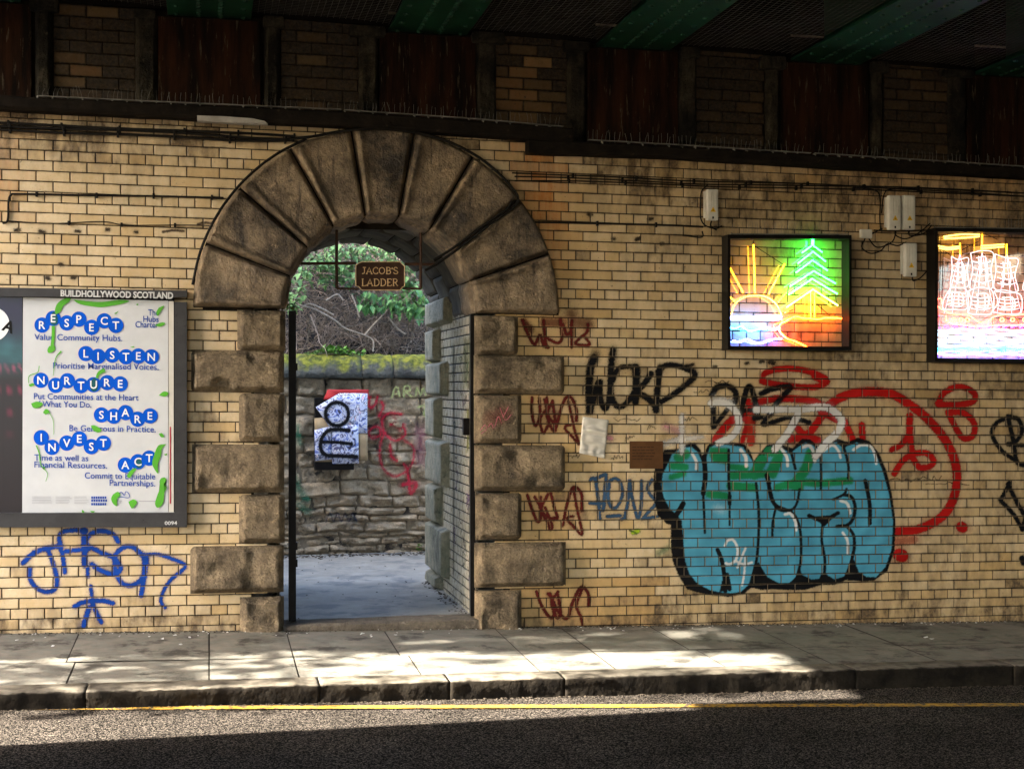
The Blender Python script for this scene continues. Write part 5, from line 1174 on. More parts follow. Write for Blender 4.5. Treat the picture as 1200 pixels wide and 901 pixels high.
# ------------------------------------------------------------------ cables
def cable(paths, r, label, y=D - 0.02, clips=True):
    mb = MB()
    for p in paths:
        q = catmull(p, 6) if len(p) > 2 else np.array(p, float)
        pts = []
        for i, (a, b) in enumerate(q):
            w = P(a, b, y); pts.append((w.x, w.y + 0.004 * nz(w.x * 3, b), w.z))
        mb.tube(pts, r, 6)
        if clips:
            L = 0
            for i in range(1, len(q)):
                L += np.hypot(*(q[i] - q[i - 1]))
                if L > 62:
                    L = 0; w = P(q[i][0], q[i][1], y); mb.box(w.x - .008, w.x + .008, w.y - r - .006, D + .002, w.z - r - .012, w.z + r + .012, .002)
    o = mb.build('cable', M['cable'], smooth=False); return tag(o, label, 'cable')
cable([[(-60, 142), (0, 148), (75, 151), (150, 153), (215, 156), (280, 161), (330, 163), (352, 162)], [(-60, 147), (0, 152), (75, 156), (150, 158), (215, 161), (280, 165), (345, 165)], [(-60, 139), (0, 144), (60, 147), (140, 151), (230, 154), (300, 157), (345, 160)]], 0.010, 'thick bundle of sagging black cables below the ledge left of the arch', y=D - 0.03)
ar = lambda a, r: (440.5 + r * math.cos(math.radians(a)), 364 - r * math.sin(math.radians(a)))
cable([[(340, 163), (368, 160), (400, 154), (440, 151), (490, 156), (525, 166), (560, 184), (585, 204), (603, 224), (607, 234), (602, 243), (585, 255), (560, 274), (535, 293), (512, 309), (498, 317)], [(600, 236), (594, 245), (578, 256), (556, 272), (532, 290), (508, 305)], [ar(a, 217) for a in (112, 122, 132, 142, 152, 162, 172)]], 0.011, 'black cable curving over the arch crown and down into the passage', y=D - 0.105, clips=False)
cable([[(603, 207), (650, 208), (700, 210), (760, 213), (820, 216), (900, 217), (960, 218), (1040, 219), (1120, 222), (1260, 230)], [(600, 203), (650, 205), (720, 207.5), (800, 212), (880, 214), (960, 216), (1040, 221), (1120, 225), (1260, 234)], [(603, 212), (680, 212.5), (760, 215.5), (840, 219), (920, 220.5), (1000, 222), (1100, 226), (1260, 233)]], 0.0055, 'thin black cables clipped in a line along the bricks right of the arch', y=D - 0.018)
cable([[(3, 262), (9, 258), (10, 236), (13, 229), (22, 227.5), (100, 229), (180, 230), (262, 232)]], 0.008, 'black conduit bent round and run level to the arch', y=D - 0.014)
cable([[(10, 259), (60, 262), (120, 260), (150, 264), (230, 264), (262, 267)]], 0.004, 'thin slack wire drooping below the black conduit', y=D - 0.012)
cable([[(626, 260.5), (700, 262), (780, 264), (824, 266)]], 0.008, 'straight black conduit low on the bricks right of the arch', y=D - 0.014)
cable([[(829, 217), (822, 225), (821, 240), (821, 255), (826, 264), (838, 268), (846, 265)], [(834, 258), (833, 265), (840, 270)], [(800, 276), (822, 278), (823, 271)]], 0.006, 'black cable dropping round the lone power box', y=D - 0.02, clips=False)
cable([[(1000, 220), (1022, 222), (1031, 230), (1031, 255), (1032, 270)], [(1075, 222), (1045, 222), (1036, 228), (1033, 250)], [(1014, 279), (1010, 290), (1020, 297), (1032, 294), (1040, 286), (1052, 288), (1062, 284)], [(1018, 280), (1028, 290), (1045, 284), (1050, 272)], [(1049, 269), (1050, 276), (1062, 280), (1078, 272), (1090, 262)], [(1066, 269), (1066, 276), (1082, 274), (1092, 264)], [(1024, 270), (1050, 271), (1085, 270)], [(1069, 324), (1070, 329), (1078, 326), (1086, 318)], [(1022, 274), (1034, 268)]], 0.0055, 'tangle of black cables around the grouped power boxes', y=D - 0.02, clips=False)

# ------------------------------------------------------------------ anti-bird spikes
def spikes(pts, y, label, step=0.036, hgt=0.085, y_off=0.0):
    mb = MB(); us = [p[0] for p in pts]; x0, x1 = P(us[0], pts[0][1], y).x, P(us[-1], pts[-1][1], y).x
    def base(x):
        lo = us[0] + (us[-1] - us[0]) * (x - x0) / (x1 - x0)
        for _ in range(3): lo += (x - P(lo, 300, y).x) * 140
        return P(lo, np.interp(lo, us, [p[1] for p in pts]), y)
    n = int((x1 - x0) / step)
    for i in range(n):
        if random.random() < 0.10: continue
        b = base(x0 + (x1 - x0) * (i + random.uniform(-.2, .2)) / n); l = hgt * random.uniform(.7, 1.1); q = random.gauss(0, .12)
        k = random.uniform(-.02, .03)
        mb.tube([(b.x, b.y + 0.01, b.z), (b.x + q * l * .5, b.y + k * .5, b.z + l * .5), (b.x + q * l + k * .4, b.y + k, b.z + l)], 0.0014, 4)
    for i in range(n // 3):
        b = base(x0 + (x1 - x0) * i / (n // 3)); mb.box(b.x - .006, b.x + .006, b.y - .012, b.y + .03, b.z - .05 * random.random(), b.z + .003)
    m = max(8, n // 6); st = [base(x0 + (x1 - x0) * i / m) for i in range(m + 1)]
    for a, b in zip(st[:-1], st[1:]): mb.hexa([a + Vector((0, -.012, 0)), b + Vector((0, -.012, 0)), b + Vector((0, -.012, .006)), a + Vector((0, -.012, .006))], [a + Vector((0, .025, 0)), b + Vector((0, .025, 0)), b + Vector((0, .025, .006)), a + Vector((0, .025, .006))])
    o = mb.build('bird_spikes', M['wire']); return tag(o, label, 'bird spikes', 'strips of wire bird spikes')
spikes([(44, 113), (180, 119.5), (400, 129)], D - 0.14, 'wire bird spikes on the ledge above the poster frame and arch'); spikes([(404, 129.5), (560, 140), (660, 149)], D - 0.14, 'wire bird spikes on the ledge over the right of the arch crown')
spikes([(690, 164.5), (800, 170.5), (950, 180)], D - 0.13, 'wire bird spikes on the lower ledge above the sun sign'); spikes([(955, 180), (1100, 189), (1240, 198)], D - 0.13, 'wire bird spikes on the lower ledge above the ship sign')
spikes([(857, 274.5), (925, 275), (994, 275)], D - 0.12, 'wire bird spikes standing on top of the sun sign box', step=.03, hgt=.10); spikes([(1096, 267), (1180, 268), (1292, 269)], D - 0.13, 'wire bird spikes standing on top of the ship sign box', step=.03, hgt=.09)
# pale strip lying on the ledge
mb = MB(); q = [P(u, v, D - .18) for u, v in ((231, 135.5), (231, 141.5), (270, 144), (300, 145), (314, 145.5), (310, 142), (296, 139), (262, 136.5))]; mb.hexa(q, [Vector((p.x, D - .10, p.z)) for p in q])
tag(mb.build('plastic_strip', M['plastic_white']), 'pale broken plastic strip lying along the dark ledge left of the arch', 'plastic strip')

# ------------------------------------------------------------------ hanging sign in the arch
YS = D + 0.16
sg = thing('hanging_sign', 'brown iron sign reading Jacobs Ladder hung on a rusty frame in the arch', 'hanging sign', tuple(P(445, 340, YS)))
def rod(mb, a, b, r): mb.tube([P(*a, YS), P(*b, YS)], r, 8)
mb = MB(); ub = [(417, 311), (417, 335), (420.5, 336), (424, 340), (469, 340), (471, 337), (474, 335), (474, 312), (471, 309.5), (468.5, 307), (424, 307), (420.5, 308.5)]
ff = [P(u, v, YS - .012) for u, v in ub]; mb.hexa(ff, [Vector((p.x, YS + .012, p.z)) for p in ff]); plate = mb.build('plate', M['brown_metal'], sg)
mb = MB(); mb.tube([P(u, v, YS - .014) for u, v in ub + [ub[0]]], .0042, 5); mb.build('border', M['gold'], sg)
mb = MB(); rod(mb, (352, 309), (417, 308.5), .012); rod(mb, (394.5, 338), (420, 338.5), .009); rod(mb, (394.5, 338), (394.5, 262), .012); mb.build('hanger', M['brown_metal'], sg)
mb = MB(); rod(mb, (474, 309.5), (512, 310), .012); rod(mb, (472, 338), (493, 338.5), .009); rod(mb, (493, 338), (493, 268), .012); mb.build('hanger', M['brown_metal'], sg)
LET = {'J': [[(2, 0), (6, 0)], [(4, 0), (4, 7.6), (3, 9.4), (1, 9.6)]], 'A': [[(0.6, 10), (4, 0), (7.4, 10)], [(1.9, 6.6), (6.1, 6.6)], [(-.4, 10), (1.8, 10)], [(6.2, 10), (8.4, 10)]], 'C': [[(7, 2.2), (5.6, .4), (3.4, .1), (1, 2.4), (.6, 5), (1.2, 8), (3.4, 9.9), (5.8, 9.6), (7.2, 7.8)]], 'O': [[(4, 0), (1.4, 1.6), (.5, 5), (1.4, 8.4), (4, 10), (6.6, 8.4), (7.5, 5), (6.6, 1.6), (4, 0)]],
       'B': [[(1.6, 0), (1.6, 10)], [(.6, 0), (4, 0), (5.8, 1.2), (5.6, 3.6), (3.8, 4.8), (1.6, 4.8)], [(3.8, 4.8), (6.2, 5.8), (6.4, 8.4), (4.6, 10), (.6, 10)]], "'": [[(1, 0), (1.1, 1.6), (.6, 3)]], 'S': [[(5.4, 2), (4.4, .3), (2.4, 0), (.8, 1.6), (1, 3.6), (3, 4.9), (5, 6), (5.8, 7.8), (4.8, 9.6), (2.6, 10), (.8, 9), (.5, 7.6)]],
       'L': [[(1.6, 0), (1.6, 10)], [(.6, 0), (2.8, 0)], [(.6, 10), (6, 10), (6.4, 8)]], 'D': [[(1.6, 0), (1.6, 10)], [(.6, 0), (4, 0), (6.6, 1.8), (7.4, 5), (6.6, 8.2), (4, 10), (.6, 10)]], 'E': [[(1.6, 0), (1.6, 10)], [(.6, 0), (6, 0), (6.3, 1.7)], [(1.6, 4.9), (4.8, 4.9)], [(.6, 10), (6, 10), (6.5, 8.2)]], 'R': [[(1.6, 0), (1.6, 10)], [(.6, 0), (4, 0), (6, 1.2), (6, 3.8), (4, 5), (1.6, 5)], [(3.8, 5), (6.6, 9.8), (7.6, 10)], [(.6, 10), (2.8, 10)]]}
LW = {'J': 6.3, 'A': 8.6, 'C': 8.2, 'O': 8.8, 'B': 7.6, "'": 2.6, 'S': 6.8, 'L': 7.2, 'D': 8.6, 'E': 7.4, 'R': 8.2}
def serif(mb, txt, u0, u1, v0, v1):
    tot = sum(LW[c] for c in txt); sx = (u1 - u0) / tot; sy = (v1 - v0) / 10.0; x = u0
    for c in txt:
        for i, st in enumerate(LET[c]):
            q = st if len(st) < 4 else [tuple(p) for p in catmull(st, 4)]
            mb.tube([P(x + a * sx, v0 + b * sy, YS - .0135) for a, b in q], .0046 if (i == 0 and c not in 'COS') else .0038, 5)
        x += LW[c] * sx
mb = MB(); serif(mb, "JACOB'S", 423.5, 467, 313.5, 321); serif(mb, 'LADDER', 423.5, 467, 327, 335); mb.build('lettering', M['gold'], sg)

# ------------------------------------------------------------------ gate posts and step
def post(u0, u1, v0, v1, y, label):
    t = thing('gate_post', label, 'gate post', tuple(P((u0 + u1) / 2, v1, y)), 'iron posts inside the arch')
    a, b = P(u0, v1, y), P(u1, v0, y); mb = MB(); mb.box(a.x, b.x, y, y + 0.06, a.z, b.z, .004); mb.build('post', M['black'], t)
    return t, a, b
t, a, b = post(338.5, 347, 364, 728, D + 0.10, 'black iron gate post on the left jamb of the arch')
mb = MB()
for v in (430, 640, 660): p = P(345, v, D + .1); mb.box(b.x - .005, b.x + .012, D + .1, D + .14, p.z - .03, p.z + .03, .003)
mb.build('hinge', M['black'], t)
t, a, b = post(551.5, 557, 368, 722, D + 0.02, 'black iron gate post on the right jamb of the arch')
mb = MB()
for v in (416, 462, 519.5, 576, 633, 689):
    p = P(557, v, D + .02); mb.tube([(b.x - .012, D + .02, p.z - .035), (b.x + .03, D + .0, p.z), (b.x - .012, D + .02, p.z + .035)], .005, 5)
p = P(548, 500, D + .05); mb.box(p.x - .03, p.x + .02, D + .08, D + .12, p.z - .07, p.z + .07, .005)
mb.build('bracket', M['black'], t)
zst = P(440, 727, D + .05).z
mb = MB(); N = 30; vs = []
for k in range(N + 1):
    x = XL_IN - .01 + (XR_IN - XL_IN + .04) * k / N
    for (dy, z) in ((0.0, -.3), (0.005, zst - .012), (.03, zst), (.28, zst + .002), (.28, -.3)): vs.append((x, D - .05 + dy + .008 * nz(x * 8, z), z + (.006 * nz(x * 7, dy * 9) if z > -.1 else 0)))
mb.add(vs, [(k * 5 + j, (k + 1) * 5 + j, (k + 1) * 5 + j + 1, k * 5 + j + 1) for k in range(N) for j in range(4)])
tag(mb.build('doorstep', M['doorstep'], smooth=False), 'worn low stone step across the foot of the archway', 'doorstep')

# ------------------------------------------------------------------ the lane behind
YB = 16.0
zfl = lambda x, y: zst - 0.006 + 0.02 * max(0, min(1, (y - D) / 4.5)) - .012 * (x - AC.x) * 0 + .006 * nz(x * 1.2, y * 1.2)
def zlane(x, y):
    z0 = P(430, 648, YB).z; t = max(0.0, min(1.0, (y - D - .2) / (YB - D - .2))); return (zst - .01) * (1 - t) + z0 * t + .008 * nz(x * 1.1, y * 1.1)
o = sheet('passage_floor', M['passage'], XL_IN - 9, XR_IN + 9, D + 0.16, YB + .3, 60, 24, zlane)
def yb(x): return YB - 0.0 * x
mb = MB(); x0w, x1w = -5.5, 9.0
zt_w = P(430, 443, YB).z; z = P(430, 660, YB).z - .1; r_ = 0
random.seed(11)
while z < zt_w - .03:
    thin = z < P(430, 600, YB).z
    h = random.uniform(.06, .15) if thin else random.uniform(.13, .25)
    if z + h > zt_w - .06: h = zt_w - z
    x = x0w + random.uniform(-.3, 0)
    while x < x1w:
        w = random.uniform(.16, .58)
        pr = random.uniform(.05, .10); sd_ = random.random() * 50; jz = random.uniform(-.012, .012)
        if -1.5 < x < 4.5:
            def fb(q, t, hh, x=x, w=w, z=z, h=h, sd_=sd_): 
                return (x + w * q + .015 * nz(t * 2, sd_), YB + .07 - hh - .0, z + h * t + .045 * nz((x + q * w) * 1.6, (z + h * t) * 1.2))
            mb.pillow(fb, w - .0, h - .0, .03, pr, 11, 8, .085, 8.0, seed=sd_, power=.5)
        else:
            mb.box(x, x + w - .015, YB, YB + .1, z, z + h - .012, .01)
        x += w - .004
    z += h - .006; r_ += 1
rw = mb.build('rubble_wall', M['rubble'], smooth=True); tag(rw, 'rough grey rubble stone wall with mossy coping behind the archway', 'stone wall')
mb = MB(); mb.box(x0w, x1w, YB + .035, YB + .45, -.5, zt_w); mb.build('mortar_core', mat('lime_mortar', (0.34, 0.27, 0.18), (0.14, 0.11, 0.08), .95, 7, .8, 30, spots=(.04, .035, .03), sscale=5, sth=.55), rw)
zc = P(430, 443, YB).z; hc = P(430, 417, YB).z - zc
cj_ = [x0w + .9 * k for k in range(6)] + [P(u, 430, YB).x for u in (345, 423, 460, 520)] + [P(520, 430, YB).x + .95 * k for k in range(1, 7)]
for k in range(len(cj_) - 1):
    a, b = cj_[k] + .003, cj_[k + 1] - .003; mb = MB(); n = 14; m_ = 12; vs = []
    for i in range(n + 1):
        x = a + (b - a) * i / n; e = .02 if i in (0, n) else 0
        for j in range(m_ + 1):
            an = math.pi * (-.12 + 1.1 * j / m_); rr = 1 - e * 2 + .07 * nz(x * 6, j * .9, k) + .04 * nz(x * 15, j * 2)
            vs.append((x, YB + .12 - .26 * math.cos(an) * rr, zc + .02 + max(-.02, (hc - .0) * math.sin(an) * rr)))
    mb.add(vs, [(i * (m_ + 1) + j, (i + 1) * (m_ + 1) + j, (i + 1) * (m_ + 1) + j + 1, i * (m_ + 1) + j + 1) for i in range(n) for j in range(m_)] + [tuple(range(m_ + 1)), tuple(n * (m_ + 1) + j for j in range(m_, -1, -1))])
    mb.build('coping_stone', M['moss'], rw, smooth=True)
cr = lambda *p: cv(350, 420, 5.0, p)
RW2 = (0.34, 0.012, 0.03)
surf = lambda X, Z: np.full(X.shape, YB - 0.058)
paint('graffiti', [('s', cr((415, 225), (412, 270), (425, 290), (450, 265), (462, 225)), 1.8, RW2, 1.2, .9), ('s', cr((485, 255), (495, 285), (470, 340)), 1.8, RW2, 1.2, .9), ('s', cr((440, 400), (412, 430), (430, 465), (475, 450), (470, 405), (440, 400)), 1.6, RW2, 1.2, .9), ('s', cr((600, 325), (530, 320), (490, 360), (500, 430), (560, 480), (620, 450), (610, 400), (540, 385), (615, 388)), 1.8, RW2, 1.3, .9),
    ('s', cr((500, 440), (480, 500), (475, 580), (500, 650), (560, 690), (630, 660), (670, 600), (670, 520), (620, 480)), 1.5, RW2, 1.2, .85), ('s', cr((535, 510), (550, 580), (620, 620), (640, 680), (650, 740)), 2.0, RW2, 1.3, .9), ('s', cr((610, 740), (650, 730), (690, 735), (660, 790), (650, 760)), 2.4, RW2, 1.2, .9), ('s', cr((560, 350), (600, 420)), 3, RW2, 2, .5), ('p', cr((680, 400), (740, 390), (745, 620), (690, 620)), (0.35, 0.1, 0.16), 6, .35)],
    'crimson spray drawing on the rubble wall', y=YB - .06, res=.009, joints=False, parent=rw, fade=.9)
YW = (0.42, 0.45, 0.18)
paint('graffiti', [('s', cr((545, 230), (560, 180), (580, 170), (590, 220)), 1.0, YW, .9, .8), ('s', cr((550, 210), (590, 205)), .8, YW, .9, .8), ('s', cr((615, 225), (620, 165), (650, 165), (650, 190), (625, 195), (665, 225)), 1.0, YW, .9, .8), ('s', cr((685, 220), (695, 170), (715, 215), (730, 175), (745, 215)), 1.0, YW, .9, .8), ('s', cr((700, 285), (740, 280), (735, 330), (760, 350)), 1.2, YW, 1.2, .7)], 'pale yellow scrawl under the coping', y=YB - .06, res=.009, joints=False, parent=rw)
paint('graffiti', [('s', [(382 + i * 4.5, 606 + 5 * (-1) ** i) for i in range(9)], .7, (0.02, 0.02, 0.05), .8, .75), ('s', [(345, 560), (352, 575), (360, 585)], 3.5, (0.02, 0.12, 0.07), 3, .6), ('s', [(348, 590), (362, 600)], 3, (0.02, 0.12, 0.07), 3, .5), ('s', [(349, 500), (351, 520)], 2.5, (0.02, 0.14, 0.08), 2, .6)], 'dark scrawl and green smears low on the rubble', y=YB - .06, res=.009, joints=False, parent=rw)
# notice board covered with stickers
nb = thing('notice_board', 'dark notice board on the rubble wall plastered with stickers and torn posters', 'notice board', tuple(P(398, 550, YB)))
yb_ = YB - .14
mb = MB(); a, b = P(369, 551, yb_), P(415, 466, yb_); mb.box(a.x, b.x, yb_, YB + .02, a.z, b.z, .008); mb.build('board', M['black'], nb)
def sticker_material(name, cols, sc):
    m = bpy.data.materials.new(name); m.use_nodes = True; n, l, b = nodes_of(m); tc = n.new('ShaderNodeTexCoord')
    vo = n.new('ShaderNodeTexVoronoi'); vo.inputs['Scale'].default_value = sc; l.new(tc.outputs['Object'], vo.inputs[0])
    t = n.new('ShaderNodeTexNoise'); t.inputs['Scale'].default_value = sc * 1.3; t.inputs['Detail'].default_value = 7; t.inputs['Distortion'].default_value = 1.5; l.new(tc.outputs['Object'], t.inputs[0])
    r = n.new('ShaderNodeValToRGB'); r.color_ramp.interpolation = 'CONSTANT'; e = r.color_ramp.elements; e[0].color = (*cols[0], 1); e[1].color = (*cols[-1], 1); e[1].position = .72
    for i, c in enumerate(cols[1:-1]): k = e.new(.36 + .36 * i / max(1, len(cols) - 2)); k.color = (*c, 1)
    l.new(t.outputs['Fac'], r.inputs[0]); l.new(r.outputs[0], b.inputs['Base Color']); b.inputs['Roughness'].default_value = .5; return m
st1 = sticker_material('sticker_print', [(0.03, 0.03, 0.05), (0.15, 0.2, 0.5), (0.6, 0.62, 0.7), (0.5, 0.52, 0.68), (0.08, 0.08, 0.16), (0.65, 0.65, 0.68), (0.6, 0.3, 0.36), (0.1, 0.12, 0.3)], 8)
def sheet_(name, pts, dy, m): return flat_panel(name, pts, yb_ - dy, .0025, m, nb, crumple=.002, nx=4, ny=4)
sheet_('poster_sheet', cr((170, 182), (410, 182), (410, 235), (145, 240)), .004, mat('torn_red_paper', (0.42, 0.03, 0.03), (0.3, 0.02, 0.025), .6)); sheet_('poster_sheet', cr((92, 350), (200, 340), (200, 605), (95, 605)), .003, mat('tan_card', (0.36, 0.26, 0.14), (0.25, 0.18, 0.1), .7)); sheet_('poster_sheet', cr((350, 440), (405, 445), (403, 600), (352, 602)), .003, mat('brown_card', (0.33, 0.24, 0.13), (0.24, 0.17, 0.1), .7))
sheet_('sticker_sheet', cr((240, 202), (403, 205), (402, 438), (330, 438)), .007, st1); sheet_('sticker_sheet', cr((100, 285), (235, 205), (345, 380), (200, 430)), .011, st1); sheet_('sticker_sheet', cr((92, 420), (195, 395), (195, 590), (95, 600)), .0075, st1); sheet_('sticker_sheet', cr((195, 400), (350, 385), (352, 615), (197, 617)), .0145, st1)
paint('black_lettering', [('s', cr(*[(225 + 68 * math.cos(t), 325 + 68 * math.sin(t)) for t in np.linspace(0, 6.3, 14)]), 2.1, BLK, .8), ('s', cr((295, 422), (230, 415), (170, 425), (135, 470), (130, 530), (160, 565), (230, 570), (340, 575)), 2.3, BLK, .8), ('s', cr((135, 490), (220, 490), (310, 500)), 1.9, BLK, .8)], y=yb_ - .019, res=.006, joints=False, parent=nb)

# ------------------------------------------------------------------ vegetation behind the wall
def zbank(x, y): return zt_w - .1 + max(0, (y - YB - .4)) * .36 + .15 * nz(x * .8, y * .8)
o = sheet('bank', M['bank'], -14, 16, YB + .4, YB + 14, 40, 20, zbank)
rnd = random.Random(5)
def leaf(mb, p, s_, d, droop, w=.42):
    """folded pointed leaf"""
    d = d.normalized(); side = d.cross(Vector((0, 0, 1)));
    side = side.normalized() if side.length > .01 else Vector((1, 0, 0)); up = side.cross(d)
    a = p; m1 = p + d * s_ * .4 - up * droop * s_ * .2; tip = p + d * s_ - up * droop * s_
    l_, r_ = m1 + side * s_ * w + up * s_ * .12, m1 - side * s_ * w + up * s_ * .12
    mb.add([a, l_, tip, r_, m1], [(0, 4, 1), (1, 4, 2), (2, 4, 3), (3, 4, 0)])
def twig(mb, p, d, L, r, n=7, wob=.35, grav=.0):
    pts = [Vector(p)]; d = d.normalized()
    for i in range(n):
        d = (d + Vector((rnd.gauss(0, wob), rnd.gauss(0, wob * .6), rnd.gauss(0, wob) - grav))).normalized(); pts.append(pts[-1] + d * L / n)
    mb.tube(pts, [r * (1 - .75 * i / n) for i in range(n + 1)], 4); return pts
br = thing('bramble_thicket', 'tangled leafless brown brambles filling the bank above the stone wall', 'brambles', (1.8, YB + 1.0, zt_w))
mb = MB()
for k in range(1100):
    u, v = rnd.uniform(325, 510), rnd.uniform(300, 420); y = YB + rnd.uniform(.35, 1.9); p = P(u, v, y)
    twig(mb, p, Vector((rnd.gauss(0, 1), rnd.gauss(0, .5), rnd.gauss(-.1, .8))), rnd.uniform(.3, 1.1), rnd.choice([.003, .004, .005, .007, .010]), 6)
mb.build('twigs', M['twig'], br)
mb = MB()
for pts in (((349, 357), (370, 363), (392, 375), (405, 385), (425, 392), (437, 399), (437, 412)), ((427, 393), (440, 378), (452, 366), (456, 360)), ((352, 362), (362, 356), (376, 361), (391, 369)), ((412, 345), (418, 360), (421, 372)), ((382, 352), (395, 345), (402, 352)), ((455, 372), (465, 384), (475, 392))):
    mb.tube([P(u, v, YB + .33) for u, v in catmull(pts, 4)], .010, 5)
mb.build('pale_stem', mat('pale_bark', (0.36, 0.30, 0.24), (0.22, 0.18, 0.14), .8, 20), br)
def bush(name, label, cat, spots, m, smin, smax, n, yr=(.3, .9), down=.5, stems=True):
    t = thing(name, label, cat, tuple(P(spots[0][0], spots[0][1], YB + .5)))
    mb = MB(); sb = MB()
    for k in range(n):
        u0, v0, ru, rv = rnd.choice(spots); y = YB + rnd.uniform(*yr); a = rnd.uniform(0, 6.28); q = math.sqrt(rnd.random())
        p = P(u0 + ru * q * math.cos(a), v0 + rv * q * math.sin(a), y)
        leaf(mb, p, rnd.uniform(smin, smax), Vector((rnd.gauss(0, 1), rnd.gauss(-.7, .6), rnd.gauss(-down, .5))), rnd.uniform(0, .5), rnd.uniform(.26, .42))
        if stems and k % 6 == 0: twig(sb, p, Vector((rnd.gauss(0, .6), .4, .8)), .35, .004, 4, .2)
    mb.build('leaves', m, t)
    if stems: sb.build('stems', M['twig'], t)
bush('ivy', 'pale green ivy crowding the top of the bank behind the arch crown', 'ivy', [(400, 300, 40, 12), (440, 296, 40, 10), (385, 318, 14, 16), (480, 310, 12, 10), (405, 322, 12, 14), (420, 292, 50, 8), (370, 308, 22, 12), (478, 330, 8, 8)], M['leaf_pale'], .05, .115, 900)
bush('shrub', 'glossy dark green shrub leaves hanging below the iron sign', 'shrub', [(450, 352, 14, 12), (475, 348, 14, 12), (490, 360, 10, 10), (430, 350, 12, 10), (465, 358, 22, 12), (492, 350, 8, 14)], M['leaf'], .07, .14, 230, (.1, .6), .9)
bush('shrub', 'light green leaves beside the left jamb above the gate post', 'shrub', [(345, 345, 12, 10), (352, 330, 14, 10), (356, 318, 10, 8), (342, 360, 6, 6)], M['leaf_pale'], .05, .11, 130, (.0, .6), .5)
t = thing('wall_weed', 'bright green weed sprouting at the top of the left gate post', 'weed', tuple(P(341, 362, D + .3)))
mb = MB()
for k in range(26): leaf(mb, P(rnd.uniform(334, 345), rnd.uniform(352, 364), D + .3 + rnd.uniform(0, .12)), rnd.uniform(.035, .06), Vector((rnd.gauss(.2, 1), rnd.gauss(-.6, .5), rnd.gauss(.2, .7))), .3, .4)
mb.build('leaves', M['leaf_bright'], t); mb = MB(); twig(mb, P(339, 366, D + .32), Vector((0, 0, 1)), .1, .004, 4, .2); mb.build('stem', M['twig'], t)
t = thing('wall_plant', 'low bright green plant growing along the mossy coping', 'plant', tuple(P(392, 416, YB + .1)))
mb = MB(); sb = MB()
for k in range(230):
    u = 392 + max(-32, min(34, rnd.gauss(0, 15))); p = P(u, 415 - rnd.random() * 9 * math.exp(-((u - 392) / 22) ** 2), YB + rnd.uniform(.0, .25)); leaf(mb, p, rnd.uniform(.03, .065), Vector((rnd.gauss(0, 1), rnd.gauss(-.5, .6), rnd.gauss(.4, .5))), .3, .45)
    if k % 12 == 0: twig(sb, p - Vector((0, 0, .06)), Vector((0, 0, 1)), .1, .003, 3, .2)
mb.build('leaves', M['leaf_bright'], t); sb.build('stems', M['leaf'], t)
mb = MB()
for k in range(16): leaf(mb, P(494 + rnd.uniform(-5, 5), 641 + rnd.uniform(-4, 2), YB - .12), rnd.uniform(.03, .06), Vector((rnd.gauss(0, 1), -.6, rnd.gauss(.6, .5))), .3, .4)
tag(mb.build('ground_weed', M['leaf_bright']), 'tiny green weed at the foot of the rubble wall', 'weed')

# ------------------------------------------------------------------ grit and scraps along the wall foot and gutter
mb = MB(); wb_ = MB()
def scrap(mb, x, y, z, s_):
    a = rnd.uniform(0, 6.28); v = [Vector((x + s_ * rnd.uniform(.5, 1) * math.cos(a + k * 1.57), y + s_ * rnd.uniform(.5, 1) * math.sin(a + k * 1.57), z + .003 + rnd.uniform(0, s_ * .5))) for k in range(4)]; mb.hexa(v, [p - Vector((0, 0, .003)) for p in v])
for k in range(1500):
    x = rnd.uniform(-2.2, 8.5); y = D - .01 - abs(rnd.gauss(0, .035)); scrap(mb, x, y, zpave(x, y), rnd.uniform(.004, .013))
for k in range(700):
    x = rnd.uniform(-2.2, 7.5); y = YK - .01 - abs(rnd.gauss(0, .035)); scrap(mb, x, y, zroad(lim(x)) + .004, rnd.uniform(.004, .012))
for k in range(120):
    x = rnd.uniform(-2.2, 7.0); y = D - abs(rnd.gauss(0, .10)) - .02; scrap(wb_, x, y, zpave(x, y), rnd.uniform(.005, .014))
for (u, v, s_) in ((205, 743, .02), (212, 752, .018), (222, 745, .02), (175, 745, .018), (62, 757, .016), (20, 752, .022), (190, 747, .02), (424, 737, .025), (464, 737, .02), (1085, 726, .03), (1092, 728, .02)):
    p = PZ(u, v, .02); scrap(wb_, p.x, p.y, zpave(p.x, p.y), s_)
for k in range(60):
    x = rnd.uniform(XL_IN, XR_IN + .3); y = D + .3 + (YB - D - .4) * (rnd.random() ** .6); scrap(mb, x, y, zlane(x, y), rnd.uniform(.004, .012))
for k in range(200):
    x = rnd.uniform(XL_IN, XR_IN + .5); y = YB - .1 - abs(rnd.gauss(0, .12)); scrap(mb, x, y, zlane(x, y), rnd.uniform(.01, .03))
for k in range(110):
    y = rnd.uniform(D + .3, REAR); x = XR_IN - abs(rnd.gauss(0, .05)); scrap(mb, x, y, zlane(x, y), rnd.uniform(.006, .018))
o = mb.build('grit', mat('grit', (0.09, 0.07, 0.05), (0.035, 0.028, 0.02), .9, 30)); tag(o, 'dark grit and leaf crumbs gathered along the wall foot, gutter and passage', 'grit', None, 'stuff')
o = wb_.build('litter', M['white_paint']); tag(o, 'pale scraps of litter scattered along the wall foot', 'litter', None, 'stuff')

